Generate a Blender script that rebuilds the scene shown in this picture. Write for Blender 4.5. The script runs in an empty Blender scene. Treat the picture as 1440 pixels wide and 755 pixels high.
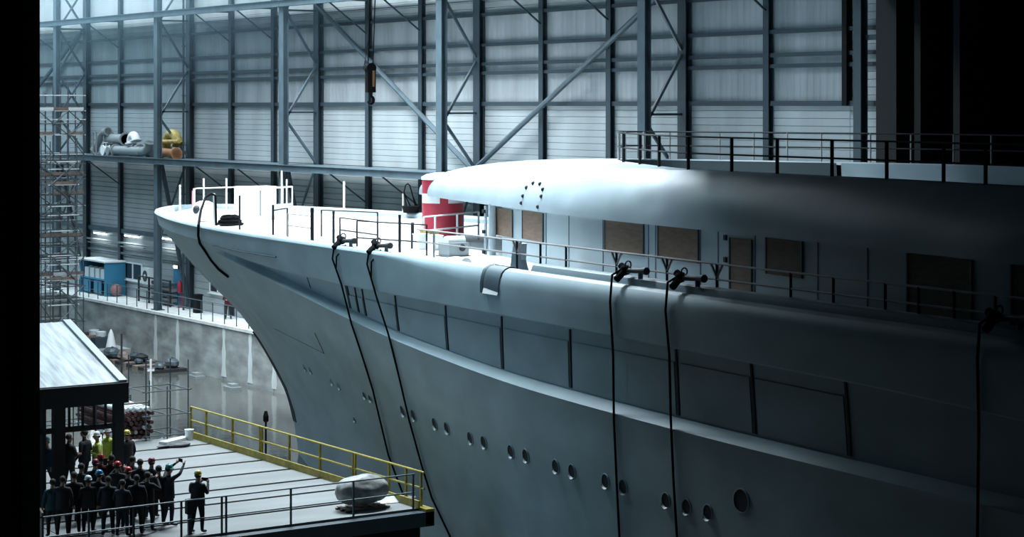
import bpy, bmesh, math, random
from mathutils import Vector, Matrix
random.seed(7)
C = bpy.context.scene.collection
PI = math.pi

# ------------------------------------------------------------------ camera
F_PX, HORIZON, EYE = 2900.0, 149.0, 12.4
TH = math.atan((720 + 1230) / F_PX)
SN, CS = math.sin(TH), math.cos(TH)
cd = bpy.data.cameras.new('camera')
cam = bpy.data.objects.new('camera', cd); C.objects.link(cam)
cam.location = (0, 0, EYE)
cam.rotation_euler = (PI / 2, 0, -TH)
cd.sensor_width = 36.0
cd.lens = 36.0 * F_PX / 1440
cd.shift_y = -(377.5 - HORIZON) / 1440
cd.clip_end = 500; cd.clip_start = 0.5
bpy.context.scene.camera = cam

# ------------------------------------------------------------------ world, lights, exposure
w = bpy.data.worlds.new('world'); bpy.context.scene.world = w; w.use_nodes = True
w.node_tree.nodes['Background'].inputs[0].default_value = (0.10, 0.28, 0.42, 1)
w.node_tree.nodes['Background'].inputs[1].default_value = 0.012
vs = bpy.context.scene.view_settings
vs.view_transform = 'Standard'; vs.look = 'None'; vs.gamma = 1.0; vs.exposure = 0.0
vs.use_curve_mapping = False

def area(name, loc, sx, sy, power, col, rot=(0, 0, 0), spread=180):
    l = bpy.data.lights.new(name, 'AREA'); l.shape = 'RECTANGLE'
    l.size = sx; l.size_y = sy; l.energy = power; l.color = col
    l.spread = math.radians(spread)
    o = bpy.data.objects.new(name, l); C.objects.link(o)
    o.location = loc; o.rotation_euler = rot
    return o
# roof skylights of the lit hall, all above the frame, then one added side fill
area('skylight_over_ship', (37, 64, 28.3), 11, 8, 10000, (0.78, 0.92, 1.0), (math.radians(-24), 0, 0), spread=96)
area('skylight_over_bow', (42, 88, 28.5), 9, 24, 12000, (0.86, 0.95, 1.0), spread=100)
area('skylight_along_wall', (47, 114, 28.5), 5, 70, 13500, (0.80, 0.92, 1.0))
area('skylight_over_platform', (28, 76, 28.5), 8, 18, 3600, (0.60, 0.86, 1.0), spread=150)
area('skylight_left_bay', (28, 98, 28.5), 9, 16, 5500, (0.72, 0.90, 1.0), spread=140)
area('skylight_far_end', (36, 134, 28.5), 16, 26, 7000, (0.55, 0.83, 1.0))
area('hull_side_fill', (-9, 67, 15), 14, 18, 3200, (0.42, 0.78, 1.0), (0, -PI / 2, 0))  # unseen fill light, added to brighten the hull side

# ------------------------------------------------------------------ pixel -> world on known planes
def gz(x, y, z):
    d = (EYE - z) * F_PX / (y - HORIZON); xc = (x - 720) / F_PX * d
    return Vector((CS * xc + SN * d, -SN * xc + CS * d, z))
def onp(x, y, P, N):
    t = (x - 720) / F_PX; dx = CS * t + SN; dy = -SN * t + CS
    D = (P[0] * N[0] + P[1] * N[1]) / (dx * N[0] + dy * N[1])
    return Vector((D * dx, D * dy, EYE - (y - HORIZON) / F_PX * D))
def onX(x, y, X): return onp(x, y, (X, 0), (1, 0))
def onY(x, y, Y): return onp(x, y, (0, Y), (0, 1))
def zat(X, Y, ypx):
    d = SN * X + CS * Y
    return EYE - (ypx - HORIZON) / F_PX * d

# ------------------------------------------------------------------ materials
MATS = {}
def mat(name, col, rough=0.6, metal=0.0, n=None, bump=0.0, spec=0.5, stretch=(1, 1, 1), dark=0.7, light=1.1, emis=None, es=0, nscale=3.0, detail=4):
    if name in MATS: return MATS[name]
    m = bpy.data.materials.new(name); m.use_nodes = True
    nt = m.node_tree; b = nt.nodes['Principled BSDF']
    b.inputs['Base Color'].default_value = (*col, 1)
    b.inputs['Roughness'].default_value = rough
    b.inputs['Metallic'].default_value = metal
    b.inputs['Specular IOR Level'].default_value = spec
    if emis:
        b.inputs['Emission Color'].default_value = (*emis, 1); b.inputs['Emission Strength'].default_value = es
    if n:
        tc = nt.nodes.new('ShaderNodeTexCoord'); mp = nt.nodes.new('ShaderNodeMapping')
        mp.inputs['Scale'].default_value = stretch
        nt.links.new(tc.outputs['Object'], mp.inputs['Vector'])
        no = nt.nodes.new('ShaderNodeTexNoise'); no.inputs['Scale'].default_value = nscale; no.inputs['Detail'].default_value = detail
        nt.links.new(mp.outputs['Vector'], no.inputs['Vector'])
        cr = nt.nodes.new('ShaderNodeValToRGB')
        cr.color_ramp.elements[0].position = 0.3; cr.color_ramp.elements[1].position = 0.7
        cr.color_ramp.elements[0].color = (*[c * dark for c in col], 1)
        cr.color_ramp.elements[1].color = (*[min(1, c * light) for c in col], 1)
        nt.links.new(no.outputs['Fac'], cr.inputs['Fac'])
        nt.links.new(cr.outputs['Color'], b.inputs['Base Color'])
        if bump:
            bp = nt.nodes.new('ShaderNodeBump'); bp.inputs['Strength'].default_value = bump
            bp.inputs['Distance'].default_value = 0.03
            nt.links.new(no.outputs['Fac'], bp.inputs['Height']); nt.links.new(bp.outputs['Normal'], b.inputs['Normal'])
    MATS[name] = m
    return m
M = {}
M['hull'] = mat('hull_primer', (0.29, 0.375, 0.415), 0.5, n=1, nscale=0.55, stretch=(1, 1, 1.6), dark=0.84, light=1.1, detail=6)
M['deckpaint'] = mat('deck_primer', (0.60, 0.60, 0.60), 0.55, n=1, nscale=0.8, dark=0.9, light=1.06)
M['superpaint'] = mat('superstructure_primer', (0.33, 0.40, 0.44), 0.45, n=1, nscale=0.5, dark=0.85, light=1.08, detail=5)
M['seam'] = mat('seam_black', (0.012, 0.014, 0.018), 0.7)
M['ply'] = mat('plywood', (0.17, 0.11, 0.075), 0.8, n=1, nscale=2.5, stretch=(1, 1, 5), dark=0.75, light=1.15)
M['steelblue'] = mat('steel_blue_grey', (0.075, 0.115, 0.14), 0.5, n=1, nscale=1.2, dark=0.75, light=1.15)
M['steeldark'] = mat('steel_dark', (0.035, 0.055, 0.07), 0.5)
M['railgrey'] = mat('rail_grey_primer', (0.40, 0.36, 0.35), 0.5)
M['raildark'] = mat('rail_dark', (0.018, 0.018, 0.02), 0.7, spec=0.2)
M['railwhite'] = mat('rail_white', (0.8, 0.8, 0.8), 0.5)
M['white'] = mat('white_paint', (0.8, 0.82, 0.82), 0.5)
M['siding'] = mat('siding_metal', (0.42, 0.465, 0.48), 0.5, n=1, nscale=0.5, stretch=(1, 1, 0.35), dark=0.8, light=1.1, detail=6)
M['translucent'] = mat('ribbed_panel', (0.36, 0.40, 0.42), 0.55, n=1, nscale=0.7, stretch=(1, 1.3, 0.22), dark=0.72, light=1.15, detail=7)
M['concrete'] = mat('concrete_quay', (0.32, 0.34, 0.34), 0.85, n=1, nscale=0.8, stretch=(1, 0.6, 1.6), dark=0.45, light=1.25, bump=0.3, detail=9)
M['concrete_pale'] = mat('concrete_walk', (0.62, 0.65, 0.64), 0.85, n=1, nscale=1.5, dark=0.8, light=1.1)
M['lime'] = mat('lime_streak', (0.58, 0.62, 0.62), 0.85, n=1, nscale=1.2, stretch=(1, 1, 0.3), dark=0.8, light=1.1)
M['deckboard'] = mat('platform_slab', (0.175, 0.18, 0.18), 0.7, n=1, nscale=0.5, stretch=(0.5, 2.0, 1), dark=0.78, light=1.12, detail=7)
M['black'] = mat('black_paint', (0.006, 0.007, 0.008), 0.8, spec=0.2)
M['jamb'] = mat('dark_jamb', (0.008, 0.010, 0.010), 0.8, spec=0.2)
M['yellow'] = mat('yellow_paint', (0.40, 0.32, 0.05), 0.5, n=1, nscale=4, dark=0.65, light=1.1)
M['roofsheet'] = mat('pavilion_sheet', (0.36, 0.39, 0.40), 0.4, n=1, nscale=2.2, stretch=(3.0, 0.3, 1), dark=0.6, light=1.3, detail=7)
M['fascia'] = mat('fascia_dark', (0.02, 0.022, 0.025), 0.6)
M['glass'] = mat('window_dark', (0.03, 0.04, 0.05), 0.15)
M['blue'] = mat('blue_paint', (0.03, 0.20, 0.34), 0.5)
M['red'] = mat('red_paint', (0.42, 0.025, 0.05), 0.5)
M['rope'] = mat('black_rope', (0.006, 0.006, 0.007), 0.95, spec=0.1)
M['rubber'] = mat('black_rubber', (0.006, 0.006, 0.007), 0.9, spec=0.1)
M['galv'] = mat('galvanised_tube', (0.10, 0.12, 0.135), 0.45, metal=0.3)
M['plank'] = mat('scaffold_plank', (0.20, 0.15, 0.13), 0.8, n=1, nscale=3, dark=0.7, light=1.2)
M['palebars'] = mat('pale_bars', (0.62, 0.66, 0.68), 0.5)
M['rust'] = mat('rusty_tubes', (0.09, 0.035, 0.032), 0.6, n=1, nscale=6, dark=0.6, light=1.4)
M['pipe'] = mat('pipe_grey', (0.26, 0.29, 0.30), 0.4, metal=0.2)
M['pipeyellow'] = mat('pipe_yellow', (0.52, 0.40, 0.12), 0.5, n=1, nscale=4, dark=0.5, light=1.1)
M['sack'] = mat('grey_sack', (0.26, 0.27, 0.26), 0.45, n=1, nscale=5, bump=0.6, dark=0.6, light=1.2)
M['hookyellow'] = mat('hook_yellow', (0.22, 0.12, 0.05), 0.5)
M['tubelight'] = mat('tube_light', (0.9, 0.95, 1), 0.5, emis=(0.85, 0.95, 1.0), es=5)
M['lens'] = mat('lamp_lens', (0.9, 0.95, 1), 0.5, emis=(0.9, 0.97, 1.0), es=3)

# water: dark glossy, rippled
m = bpy.data.materials.new('dock_water'); m.use_nodes = True; nt = m.node_tree; b = nt.nodes['Principled BSDF']
b.inputs['Base Color'].default_value = (0.075, 0.078, 0.072, 1); b.inputs['Roughness'].default_value = 0.10
tc = nt.nodes.new('ShaderNodeTexCoord'); no = nt.nodes.new('ShaderNodeTexNoise'); no.inputs['Scale'].default_value = 0.9; no.inputs['Detail'].default_value = 5
nt.links.new(tc.outputs['Object'], no.inputs['Vector'])
bp = nt.nodes.new('ShaderNodeBump'); bp.inputs['Strength'].default_value = 0.12; bp.inputs['Distance'].default_value = 0.1
nt.links.new(no.outputs['Fac'], bp.inputs['Height']); nt.links.new(bp.outputs['Normal'], b.inputs['Normal'])
M['water'] = m

# ------------------------------------------------------------------ mesh helpers
class MB:
    def __init__(s): s.v = []; s.f = []; s.mi = []; s.m = 0
    def add(s, vs, fs):
        o = len(s.v); s.v += [tuple(p) for p in vs]
        for f in fs: s.f.append(tuple(i + o for i in f)); s.mi.append(s.m)
    def box(s, a, b):
        x0, y0, z0 = a; x1, y1, z1 = b
        vs = [(x0,y0,z0),(x1,y0,z0),(x1,y1,z0),(x0,y1,z0),(x0,y0,z1),(x1,y0,z1),(x1,y1,z1),(x0,y1,z1)]
        s.add(vs, [(0,3,2,1),(4,5,6,7),(0,1,5,4),(1,2,6,5),(2,3,7,6),(3,0,4,7)])
    def bar(s, p, q, wd, ht, up=(0, 0, 1)):
        p, q = Vector(p), Vector(q); d = (q - p).normalized(); u = Vector(up)
        if abs(d.dot(u)) > 0.98: u = Vector((0, 1, 0))
        r = d.cross(u).normalized(); u = r.cross(d)
        vs = []
        for c in (p, q):
            for a, b in ((-1,-1),(1,-1),(1,1),(-1,1)): vs.append(c + r * a * wd / 2 + u * b * ht / 2)
        s.add(vs, [(0,3,2,1),(4,5,6,7),(0,1,5,4),(1,2,6,5),(2,3,7,6),(3,0,4,7)])
    def tube(s, pts, r, n=8, caps=True):
        pts = [Vector(p) for p in pts]; rings = []
        rr = r if isinstance(r, (list, tuple)) else [r] * len(pts)
        prev = None; vs = []
        for i, p in enumerate(pts):
            d = (pts[min(i + 1, len(pts) - 1)] - pts[max(i - 1, 0)]).normalized()
            if prev is None:
                u = Vector((0, 0, 1)) if abs(d.z) < 0.9 else Vector((1, 0, 0))
                a = d.cross(u).normalized()
            else: a = (prev - d * prev.dot(d)).normalized()
            prev = a; b = d.cross(a)
            for k in range(n):
                t = 2 * PI * k / n; vs.append(p + (a * math.cos(t) + b * math.sin(t)) * rr[i])
        fs = []
        for i in range(len(pts) - 1):
            for k in range(n):
                k2 = (k + 1) % n; fs.append((i*n+k, i*n+k2, (i+1)*n+k2, (i+1)*n+k))
        if caps: fs.append(tuple(range(n - 1, -1, -1))); fs.append(tuple((len(pts)-1)*n + k for k in range(n)))
        s.add(vs, fs)
    def lathe(s, prof, c=(0, 0, 0), n=16, ax='z'):
        vs = []; fs = []
        for r, h in prof:
            for k in range(n):
                t = 2 * PI * k / n; a, b = r * math.cos(t), r * math.sin(t)
                p = (a, b, h) if ax == 'z' else ((h, a, b) if ax == 'x' else (b, h, a))
                vs.append((p[0] + c[0], p[1] + c[1], p[2] + c[2]))
        for i in range(len(prof) - 1):
            for k in range(n):
                k2 = (k + 1) % n; fs.append((i*n+k, i*n+k2, (i+1)*n+k2, (i+1)*n+k))
        fs.append(tuple(range(n - 1, -1, -1))); fs.append(tuple((len(prof)-1)*n + k for k in range(n)))
        s.add(vs, fs)
    def ell(s, c, r, n=12, m=8, jit=0):
        vs = []; fs = []
        for i in range(m + 1):
            ph = PI * i / m
            for k in range(n):
                t = 2 * PI * k / n; j = 1 + random.uniform(-jit, jit)
                vs.append((c[0] + r[0]*math.sin(ph)*math.cos(t)*j, c[1] + r[1]*math.sin(ph)*math.sin(t)*j, c[2] + r[2]*math.cos(ph)*j))
        for i in range(m):
            for k in range(n):
                k2 = (k + 1) % n; fs.append((i*n+k, (i+1)*n+k, (i+1)*n+k2, i*n+k2))
        s.add(vs, fs)
    def grid(s, rows, close=False):
        n = len(rows[0]); vs = [p for r in rows for p in r]; fs = []
        for i in range(len(rows) - 1):
            for k in range(n if close else n - 1):
                k2 = (k + 1) % n; fs.append((i*n+k, i*n+k2, (i+1)*n+k2, (i+1)*n+k))
        s.add(vs, fs)
    def ibeam(s, p, q, h, wd, t=0.03, axis=(1, 0, 0)):
        # H section: web along 'axis' (depth h), flanges width wd
        p, q = Vector(p), Vector(q); a = Vector(axis); d = (q - p).normalized(); r = d.cross(a).normalized()
        for sg in (-1, 1): s.bar(p + a*sg*(h/2 - t/2), q + a*sg*(h/2 - t/2), wd, t, up=a)
        s.bar(p, q, t, h - 2*t, up=a)
    def mesh(s, name, mats, smooth=None):
        me = bpy.data.meshes.new(name); me.from_pydata(s.v, [], s.f)
        for mm in (mats if isinstance(mats, (list, tuple)) else [mats]): me.materials.append(mm)
        if any(s.mi): me.polygons.foreach_set('material_index', s.mi)
        bm = bmesh.new(); bm.from_mesh(me); bmesh.ops.remove_doubles(bm, verts=bm.verts, dist=1e-5)
        bmesh.ops.recalc_face_normals(bm, faces=bm.faces); bm.to_mesh(me); bm.free()
        if smooth is not None:
            me.polygons.foreach_set('use_smooth', [True] * len(me.polygons))
            me.set_sharp_from_angle(angle=math.radians(smooth))
        me.update(); return me
    def build(s, name, mats, parent=None, smooth=None, loc=None):
        o = bpy.data.objects.new(name, s.mesh(name, mats, smooth)); C.objects.link(o)
        if parent is not None: o.parent = parent; 
        if loc is not None: o.location = loc
        return o
def tag(o, label=None, cat=None, group=None, kind=None):
    if label: o['label'] = label
    if cat: o['category'] = cat
    if group: o['group'] = group
    if kind: o['kind'] = kind
    return o
def thing(name, loc, label, cat, group=None, rz=0, kind=None):
    o = bpy.data.objects.new(name, None); C.objects.link(o); o.location = loc; o.rotation_euler = (0, 0, rz)
    o.empty_display_size = 0.3
    return tag(o, label, cat, group, kind)
def wpart(mb, name, mats, parent, smooth=None):
    """part whose mesh is given in world coordinates, parent is an unrotated empty"""
    l = parent.location if parent.parent is None else Vector((0, 0, 0)) + parent.parent.location
    mb.v = [(x - l.x, y - l.y, z - l.z) for x, y, z in mb.v]
    return mb.build(name, mats, parent, smooth)
def inst(me, name, parent, loc=(0, 0, 0), rz=0, scale=None):
    o = bpy.data.objects.new(name, me); C.objects.link(o); o.parent = parent; o.location = loc; o.rotation_euler = (0, 0, rz)
    if scale: o.scale = scale
    return o
def lerp(tab, x):
    if tab[0][0] > tab[-1][0]: tab = tab[::-1]
    if x <= tab[0][0]: return tab[0][1]
    for (a, va), (b, vb) in zip(tab, tab[1:]):
        if x <= b: return va + (vb - va) * (x - a) / (b - a)
    return tab[-1][1]
def smt(tab, x):       # smooth (Catmull-Rom style) interpolation
    if tab[0][0] > tab[-1][0]: tab = tab[::-1]
    n = len(tab)
    if x <= tab[0][0]: return tab[0][1]
    if x >= tab[-1][0]: return tab[-1][1]
    for i in range(n - 1):
        if x <= tab[i+1][0]: break
    (x0, y0), (x1, y1) = tab[i], tab[i+1]
    s = (y1 - y0) / (x1 - x0)
    def slope(j):
        if j <= 0 or j >= n - 1: return s
        a = (tab[j][1]-tab[j-1][1])/(tab[j][0]-tab[j-1][0]); b = (tab[j+1][1]-tab[j][1])/(tab[j+1][0]-tab[j][0])
        return 0 if a*b <= 0 else 2*a*b/(a+b)
    m0, m1 = slope(i), slope(i+1); h = x1 - x0; t = (x - x0)/h
    return (2*t**3-3*t**2+1)*y0 + (t**3-2*t**2+t)*h*m0 + (-2*t**3+3*t**2)*y1 + (t**3-t**2)*h*m1

# ================================================================== STRUCTURE
ZW = -3.1            # water level
XQ = 51.6            # quay face
XF, XR, XS = 52.1, 54.25, 54.45   # column front chord, rear chord, cladding
mb = MB(); mb.box((-5, -12, ZW - 1), (XQ, 119, ZW)); wo = mb.build('floor_water', M['water']); tag(wo, 'still dark dock water under the ship and platform', None, kind='structure')
# quay
q = thing('floor_quay', (XQ, 90, 0), 'pale concrete quay and its stained dock wall behind the ship', None, kind='structure')
ys = [onX(x, 500, XQ).y for x in (118, 147, 176, 214, 250, 285, 314, 350, 385)] + [92, 86, 78, 68, 58, 48, 36, 24, 10]
ys = [150, 140] + ys
for a, b_ in zip(ys, ys[1:]):
    mb = MB(); g = 0.03
    mb.box((XQ, b_ + g, ZW - 0.8), (XQ + 3, a - g, -0.16)); wpart(mb, 'concrete_panel', M['concrete'], q)
    mb = MB(); mb.box((XQ - 0.06, b_, -0.16), (XS + 1.6, a - 0.015, 0)); wpart(mb, 'coping_slab', M['concrete_pale'], q)
for x in (219, 250, 315, 352, 386):
    y = onX(x, 500, XQ).y; mb = MB()
    pts = []
    for k in range(9):
        z = -0.2 - k * 0.34; wd = 0.14 + 0.05 * math.sin(k * 1.7 + x) + 0.02 * k
        pts.append([(XQ - 0.012, y - wd, z), (XQ - 0.012, y + wd, z)])
    mb.grid(pts); wpart(mb, 'lime_streak', M['lime'], q)
# bank at the end of the dock
mb = MB(); mb.box((10, 119, ZW - 1), (XQ, 150, -2.6)); mb.box((10, 131, -2.6), (XQ, 150, 0)); tag(mb.build('floor_bank', M['concrete']), 'concrete bank at the far end of the dock', None, kind='structure')
# far wall with its cladding, posts, girts
wall = thing('wall_right', (XS, 100, 0), 'tall pale ribbed metal wall of the lit hall', None, kind='structure')
colY = [onX(x, 100, XF).y for x in (80, 222, 399, 621, 906)]
bay = (colY[0] - colY[4]) / 4
posts_px = [171, 327, 387, 520, 595, 765, 860, 1082]
postY = [onX(x, 100, XR + 0.1).y for x in posts_px]
postY = [colY[0] + bay - 0.01, colY[0] + bay * 2 / 3, colY[0] + bay / 3] + postY
y_end_trans = onX(1191, 100, XR).y
lines = sorted(set([round(v, 3) for v in postY + colY + [y_end_trans, 53.2]]), reverse=True)
lines = [v for i, v in enumerate(lines) if i == 0 or lines[i-1] - v > 0.6]
GZ = [16.8, 15.34, 14.42, 13.98, 12.5]
def siding_panel(y0, y1, z0, z1, pitch=0.3):
    mb = MB(); n = max(1, round((z1 - z0) / pitch)); h = (z1 - z0) / n; rows = []
    for i in range(n):
        za = z0 + i * h
        for z, dx in ((za, 0.0), (za + 0.035, -0.035), (za + h - 0.03, -0.05), (za + h - 0.002, -0.05)):
            rows.append([(XS + dx, y0, z), (XS + dx, y1, z)])
    mb.grid(rows); return mb
def ribbed_panel(y0, y1, z0, z1):
    mb = MB(); n = max(2, int((y1 - y0) / 0.36)); cols = []
    for i in range(n):
        ya = y0 + (y1 - y0) * i / n; st = (y1 - y0) / n
        for t, dx in ((0, 0), (0.35, 0), (0.5, -0.015), (0.75, -0.015), (0.9, 0)): cols.append((ya + st * t, dx))
    cols.append((y1, 0))
    mb.grid([[(XS + dx, y, z0) for y, dx in cols], [(XS + dx, y, z1) for y, dx in cols]]); return mb
for a, b_ in zip(lines, lines[1:]):
    y0, y1 = b_ + 0.01, a - 0.01
    if y1 - y0 < 0.1: continue
    tr = y0 >= y_end_trans - 0.1
    for (z0, z1) in ((4.2, 7.0), (7.0, 9.2), (9.2, 12.5)): wpart(siding_panel(y0, y1, z0, z1), 'cladding_panel', M['siding'], wall)
    for z1, z0 in zip([18.6] + GZ, GZ):
        z0 += 0.01
        if tr and z1 <= 16.9: wpart(ribbed_panel(y0, y1, z0, z1), 'ribbed_panel', M['translucent'], wall)
        else: wpart(siding_panel(y0, y1, z0, z1), 'cladding_panel', M['siding'], wall)
    wpart(siding_panel(y0, y1, 0, 4.2, 0.42), 'block_panel', M['siding'], wall)
    mb = MB(); mb.box((XS - 0.05, y0, 18.6), (XS, y1, 29)); wpart(mb, 'upper_sheet', M['siding'], wall)
    for z in GZ:
        mb = MB(); mb.bar((XS - 0.14, y0, z), (XS - 0.14, y1, z), 0.16, 0.16 if z != 12.5 else 0.2); wpart(mb, 'girt', M['steeldark'], wall)
    for z in (17.5,):
        mb = MB(); mb.bar((XS - 0.1, y0, z), (XS - 0.1, y1, z), 0.06, 0.05); wpart(mb, 'girt', M['steelblue'], wall)
    if a > 70:
        mb = MB(); mb.bar((XS - 0.12, y0, 4.2), (XS - 0.12, y1, 4.2), 0.2, 0.28); wpart(mb, 'girt', M['steelblue'], wall)
for y in postY:
    mb = MB(); mb.ibeam((XR + 0.02, y, 0), (XR + 0.02, y, 29), 0.24, 0.34, 0.03); wpart(mb, 'wall_post', M['steeldark'], wall)
mb = MB(); mb.ibeam((XR, y_end_trans, 12.4), (XR, y_end_trans, 29), 0.3, 0.26, 0.03); wpart(mb, 'wall_post', M['black'], wall)
# wind braces in the wall plane (upper bays)
def brace(p, q, r=0.13):
    mb = MB(); mb.tube([p, q], r, 8); wpart(mb, 'wind_brace', M['steelblue'], wall)
p = onX(456, 8, XR - 0.35); k = onX(672, 240, XR - 0.35); brace((XR - 0.35, colY[2], p.z + 0.3), (XR - 0.35, colY[3], k.z))
p2 = onX(905, 12, XR - 0.35); brace((XR - 0.35, colY[3], k.z), (XR - 0.35, p2.y - 1.6, p2.z + 0.8))
brace((XR - 0.35, colY[0], 17.5), (XR - 0.35, colY[0] + bay, 10)); 
# other room surfaces
mb = MB(); mb.box((-10, 150, -4), (60, 150.5, 29)); tag(mb.build('wall_back', M['siding']), 'far end wall of the hall', None, kind='structure')
mb = MB(); mb.box((-10, 53, 29), (60, 151, 29.5)); tag(mb.build('ceiling', M['steeldark']), 'dark hall roof', None, kind='structure')
mb = MB(); mb.box((-10, 53, -4), (-9.5, 151, 29)); tag(mb.build('wall_left', M['steeldark']), 'dark side wall of the lit hall', None, kind='structure')
# partition between the dark near hall and the lit hall, with its big opening
jl = onY(44.5, 300, 53).x; jr = onY(1237.5, 100, 53).x
part = thing('wall_front', (jl, 53, 0), 'unlit black partition with a tall ship opening', None, kind='structure')
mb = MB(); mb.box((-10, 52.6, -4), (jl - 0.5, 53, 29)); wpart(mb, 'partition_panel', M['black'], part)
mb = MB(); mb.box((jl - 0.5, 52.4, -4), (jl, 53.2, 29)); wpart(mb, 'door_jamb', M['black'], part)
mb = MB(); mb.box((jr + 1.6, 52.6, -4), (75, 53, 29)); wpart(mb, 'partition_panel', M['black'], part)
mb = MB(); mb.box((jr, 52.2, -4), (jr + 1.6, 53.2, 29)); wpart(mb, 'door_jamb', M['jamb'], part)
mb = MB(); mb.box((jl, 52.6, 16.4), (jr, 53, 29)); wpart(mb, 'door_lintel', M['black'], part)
# dark folded door leaves standing open at the right, in front of the partition
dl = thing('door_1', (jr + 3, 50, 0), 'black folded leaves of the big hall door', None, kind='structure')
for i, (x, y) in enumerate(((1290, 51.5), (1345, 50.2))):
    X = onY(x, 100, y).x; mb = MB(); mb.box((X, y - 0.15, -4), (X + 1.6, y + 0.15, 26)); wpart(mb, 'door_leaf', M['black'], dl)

# single post left of the opening's right jamb
y = onX(1210, 100, XR - 0.6).y
t = thing('steel_post', (XR - 0.6, y, 0), 'black steel post close beside the dark door opening, rightmost of the wall posts', 'post')
mb = MB(); mb.ibeam((XR - 0.6, y, 0), (XR - 0.6, y, 28.9), 0.36, 0.4, 0.04); wpart(mb, 'shaft', M['steeldark'], t)
mb = MB(); mb.bar((XR - 0.45, y, 14.95), (XR - 0.45, 53.2, 14.95), 0.16, 0.2); wpart(mb, 'side_arm', M['steeldark'], t)

# ------------------------------------------------------------------ lattice columns
col_labels = ['blue-grey lattice steel column behind the scaffold tower, leftmost in view',
 'tall lattice steel column rising just left of the bow tip, pipes on its shelf',
 'lattice steel column rising behind the white box on the bow deck',
 'wide lattice steel column rising behind the red tank',
 'lattice steel column nearest the viewer, rising behind the sundeck rail']
for i, Y in enumerate(colY):
    t = thing('lattice_column', (XF, Y, 0), col_labels[i], 'column', 'lattice columns along the pale wall')
    mb = MB(); mb.ibeam((XF, Y, 0), (XF, Y, 29), 0.34, 0.5, 0.04); wpart(mb, 'front_chord', M['steelblue'], t)
    mb = MB(); mb.ibeam((XR - 0.03, Y, 0), (XR - 0.03, Y, 29), 0.32, 0.55, 0.04); wpart(mb, 'rear_chord', M['steeldark'], t)
    x0, x1 = XF + 0.17, XR - 0.18
    zz = [9.2, 11.7, 14.65, 17.6, 20.5, 23.5, 26.5]
    for k, (a, b_) in enumerate(zip(zz, zz[1:])):
        L, R_ = ((x0, x1) if k % 2 else (x1, x0))
        mb = MB(); mb.bar((L, Y, a + 0.1), (R_, Y, b_ - 0.1), 0.12, 0.12, up=(0, 1, 0)); wpart(mb, 'diagonal', M['steelblue'], t)
        if i == 0:
            mb = MB(); mb.bar((R_, Y + 0.15, a + 0.1), (L, Y + 0.15, b_ - 0.1), 0.12, 0.12, up=(0, 1, 0)); wpart(mb, 'diagonal', M['steelblue'], t)
    for z in (12.05, 17.6, 23.2):
        mb = MB(); mb.bar((x0, Y, z), (x1, Y, z), 0.12, 0.1); wpart(mb, 'strut', M['steeldark'], t)
    mb = MB(); mb.bar((x0, Y - 0.1, 9.0), (x1, Y - 0.1, 0.3), 0.2, 0.2, up=(0, 1, 0)); wpart(mb, 'diagonal', M['steeldark'], t)
    mb = MB(); mb.bar((x1, Y + 0.12, 9.0), (x0, Y + 0.12, 4.3), 0.1, 0.1, up=(0, 1, 0)); wpart(mb, 'diagonal', M['steelblue'], t)
    for X in (XF, XR - 0.03):
        mb = MB(); mb.box((X - 0.3, Y - 0.35, 0), (X + 0.3, Y + 0.35, 0.05)); wpart(mb, 'base_plate', M['steeldark'], t)

# ------------------------------------------------------------------ catwalk girders
def girder(z, label, deckmat, name):
    t = thing(name, (XF, 100, z), label, None, kind='structure')
    allY = sorted(colY + [54.0, colY[0] + bay], reverse=True)
    xo = XF - 0.28
    for a, b_ in zip(allY, allY[1:]):
        mb = MB(); mb.ibeam((xo, a - 0.02, z), (xo, b_ + 0.02, z), 0.36, 0.2, 0.03, axis=(0, 0, 1)); wpart(mb, 'beam', M['steelblue'], t)
        mb = MB(); mb.box((XF - 0.15, b_ + 0.3, z + 0.1), (XR - 0.2, a - 0.3, z + 0.15)); wpart(mb, 'walkway_plate', deckmat, t)
    for Y in postY:
        if Y < colY[4] - 16: continue
        mb = MB(); mb.bar((xo + 0.1, Y, z - 0.15), (XR - 0.1, Y, z - 1.75), 0.07, 0.07, up=(0, 1, 0)); wpart(mb, 'knee_brace', M['steeldark'], t)
        mb = MB(); mb.bar((xo + 0.1, Y, z), (XR - 0.1, Y, z), 0.1, 0.1); wpart(mb, 'cross_bearer', M['steeldark'], t)
    return t
girder(17.95, 'pale blue steel girder near the top of the wall', M['steelblue'], 'trim_1')
girder(9.05, 'dark steel girder running behind the bow, pipes stored on it', M['steelblue'], 'trim_2')

# thin dusty haze filling the lit far end of the hall
hz = bpy.data.materials.new('hall_haze'); hz.use_nodes = True; nt = hz.node_tree; nt.nodes.clear()
out = nt.nodes.new('ShaderNodeOutputMaterial'); vol = nt.nodes.new('ShaderNodeVolumeScatter')
vol.inputs['Color'].default_value = (0.45, 0.78, 1.0, 1); 
htc = nt.nodes.new('ShaderNodeNewGeometry'); hsp = nt.nodes.new('ShaderNodeSeparateXYZ'); hmr = nt.nodes.new('ShaderNodeMapRange')
nt.links.new(htc.outputs['Position'], hsp.inputs[0]); nt.links.new(hsp.outputs['Z'], hmr.inputs['Value'])
hmr.inputs['From Min'].default_value = 12.5; hmr.inputs['From Max'].default_value = 19.0
hmr.inputs['To Min'].default_value = 0.0; hmr.inputs['To Max'].default_value = 0.0045
nt.links.new(hmr.outputs['Result'], vol.inputs['Density'])
vol.inputs['Anisotropy'].default_value = 0.2
nt.links.new(vol.outputs[0], out.inputs['Volume'])
mb = MB(); mb.box((8, 90, 12.45), (XF - 0.6, 149, 28.2)); tag(mb.build('haze', hz), 'thin bluish haze in the far end of the hall', None, kind='structure')

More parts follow.
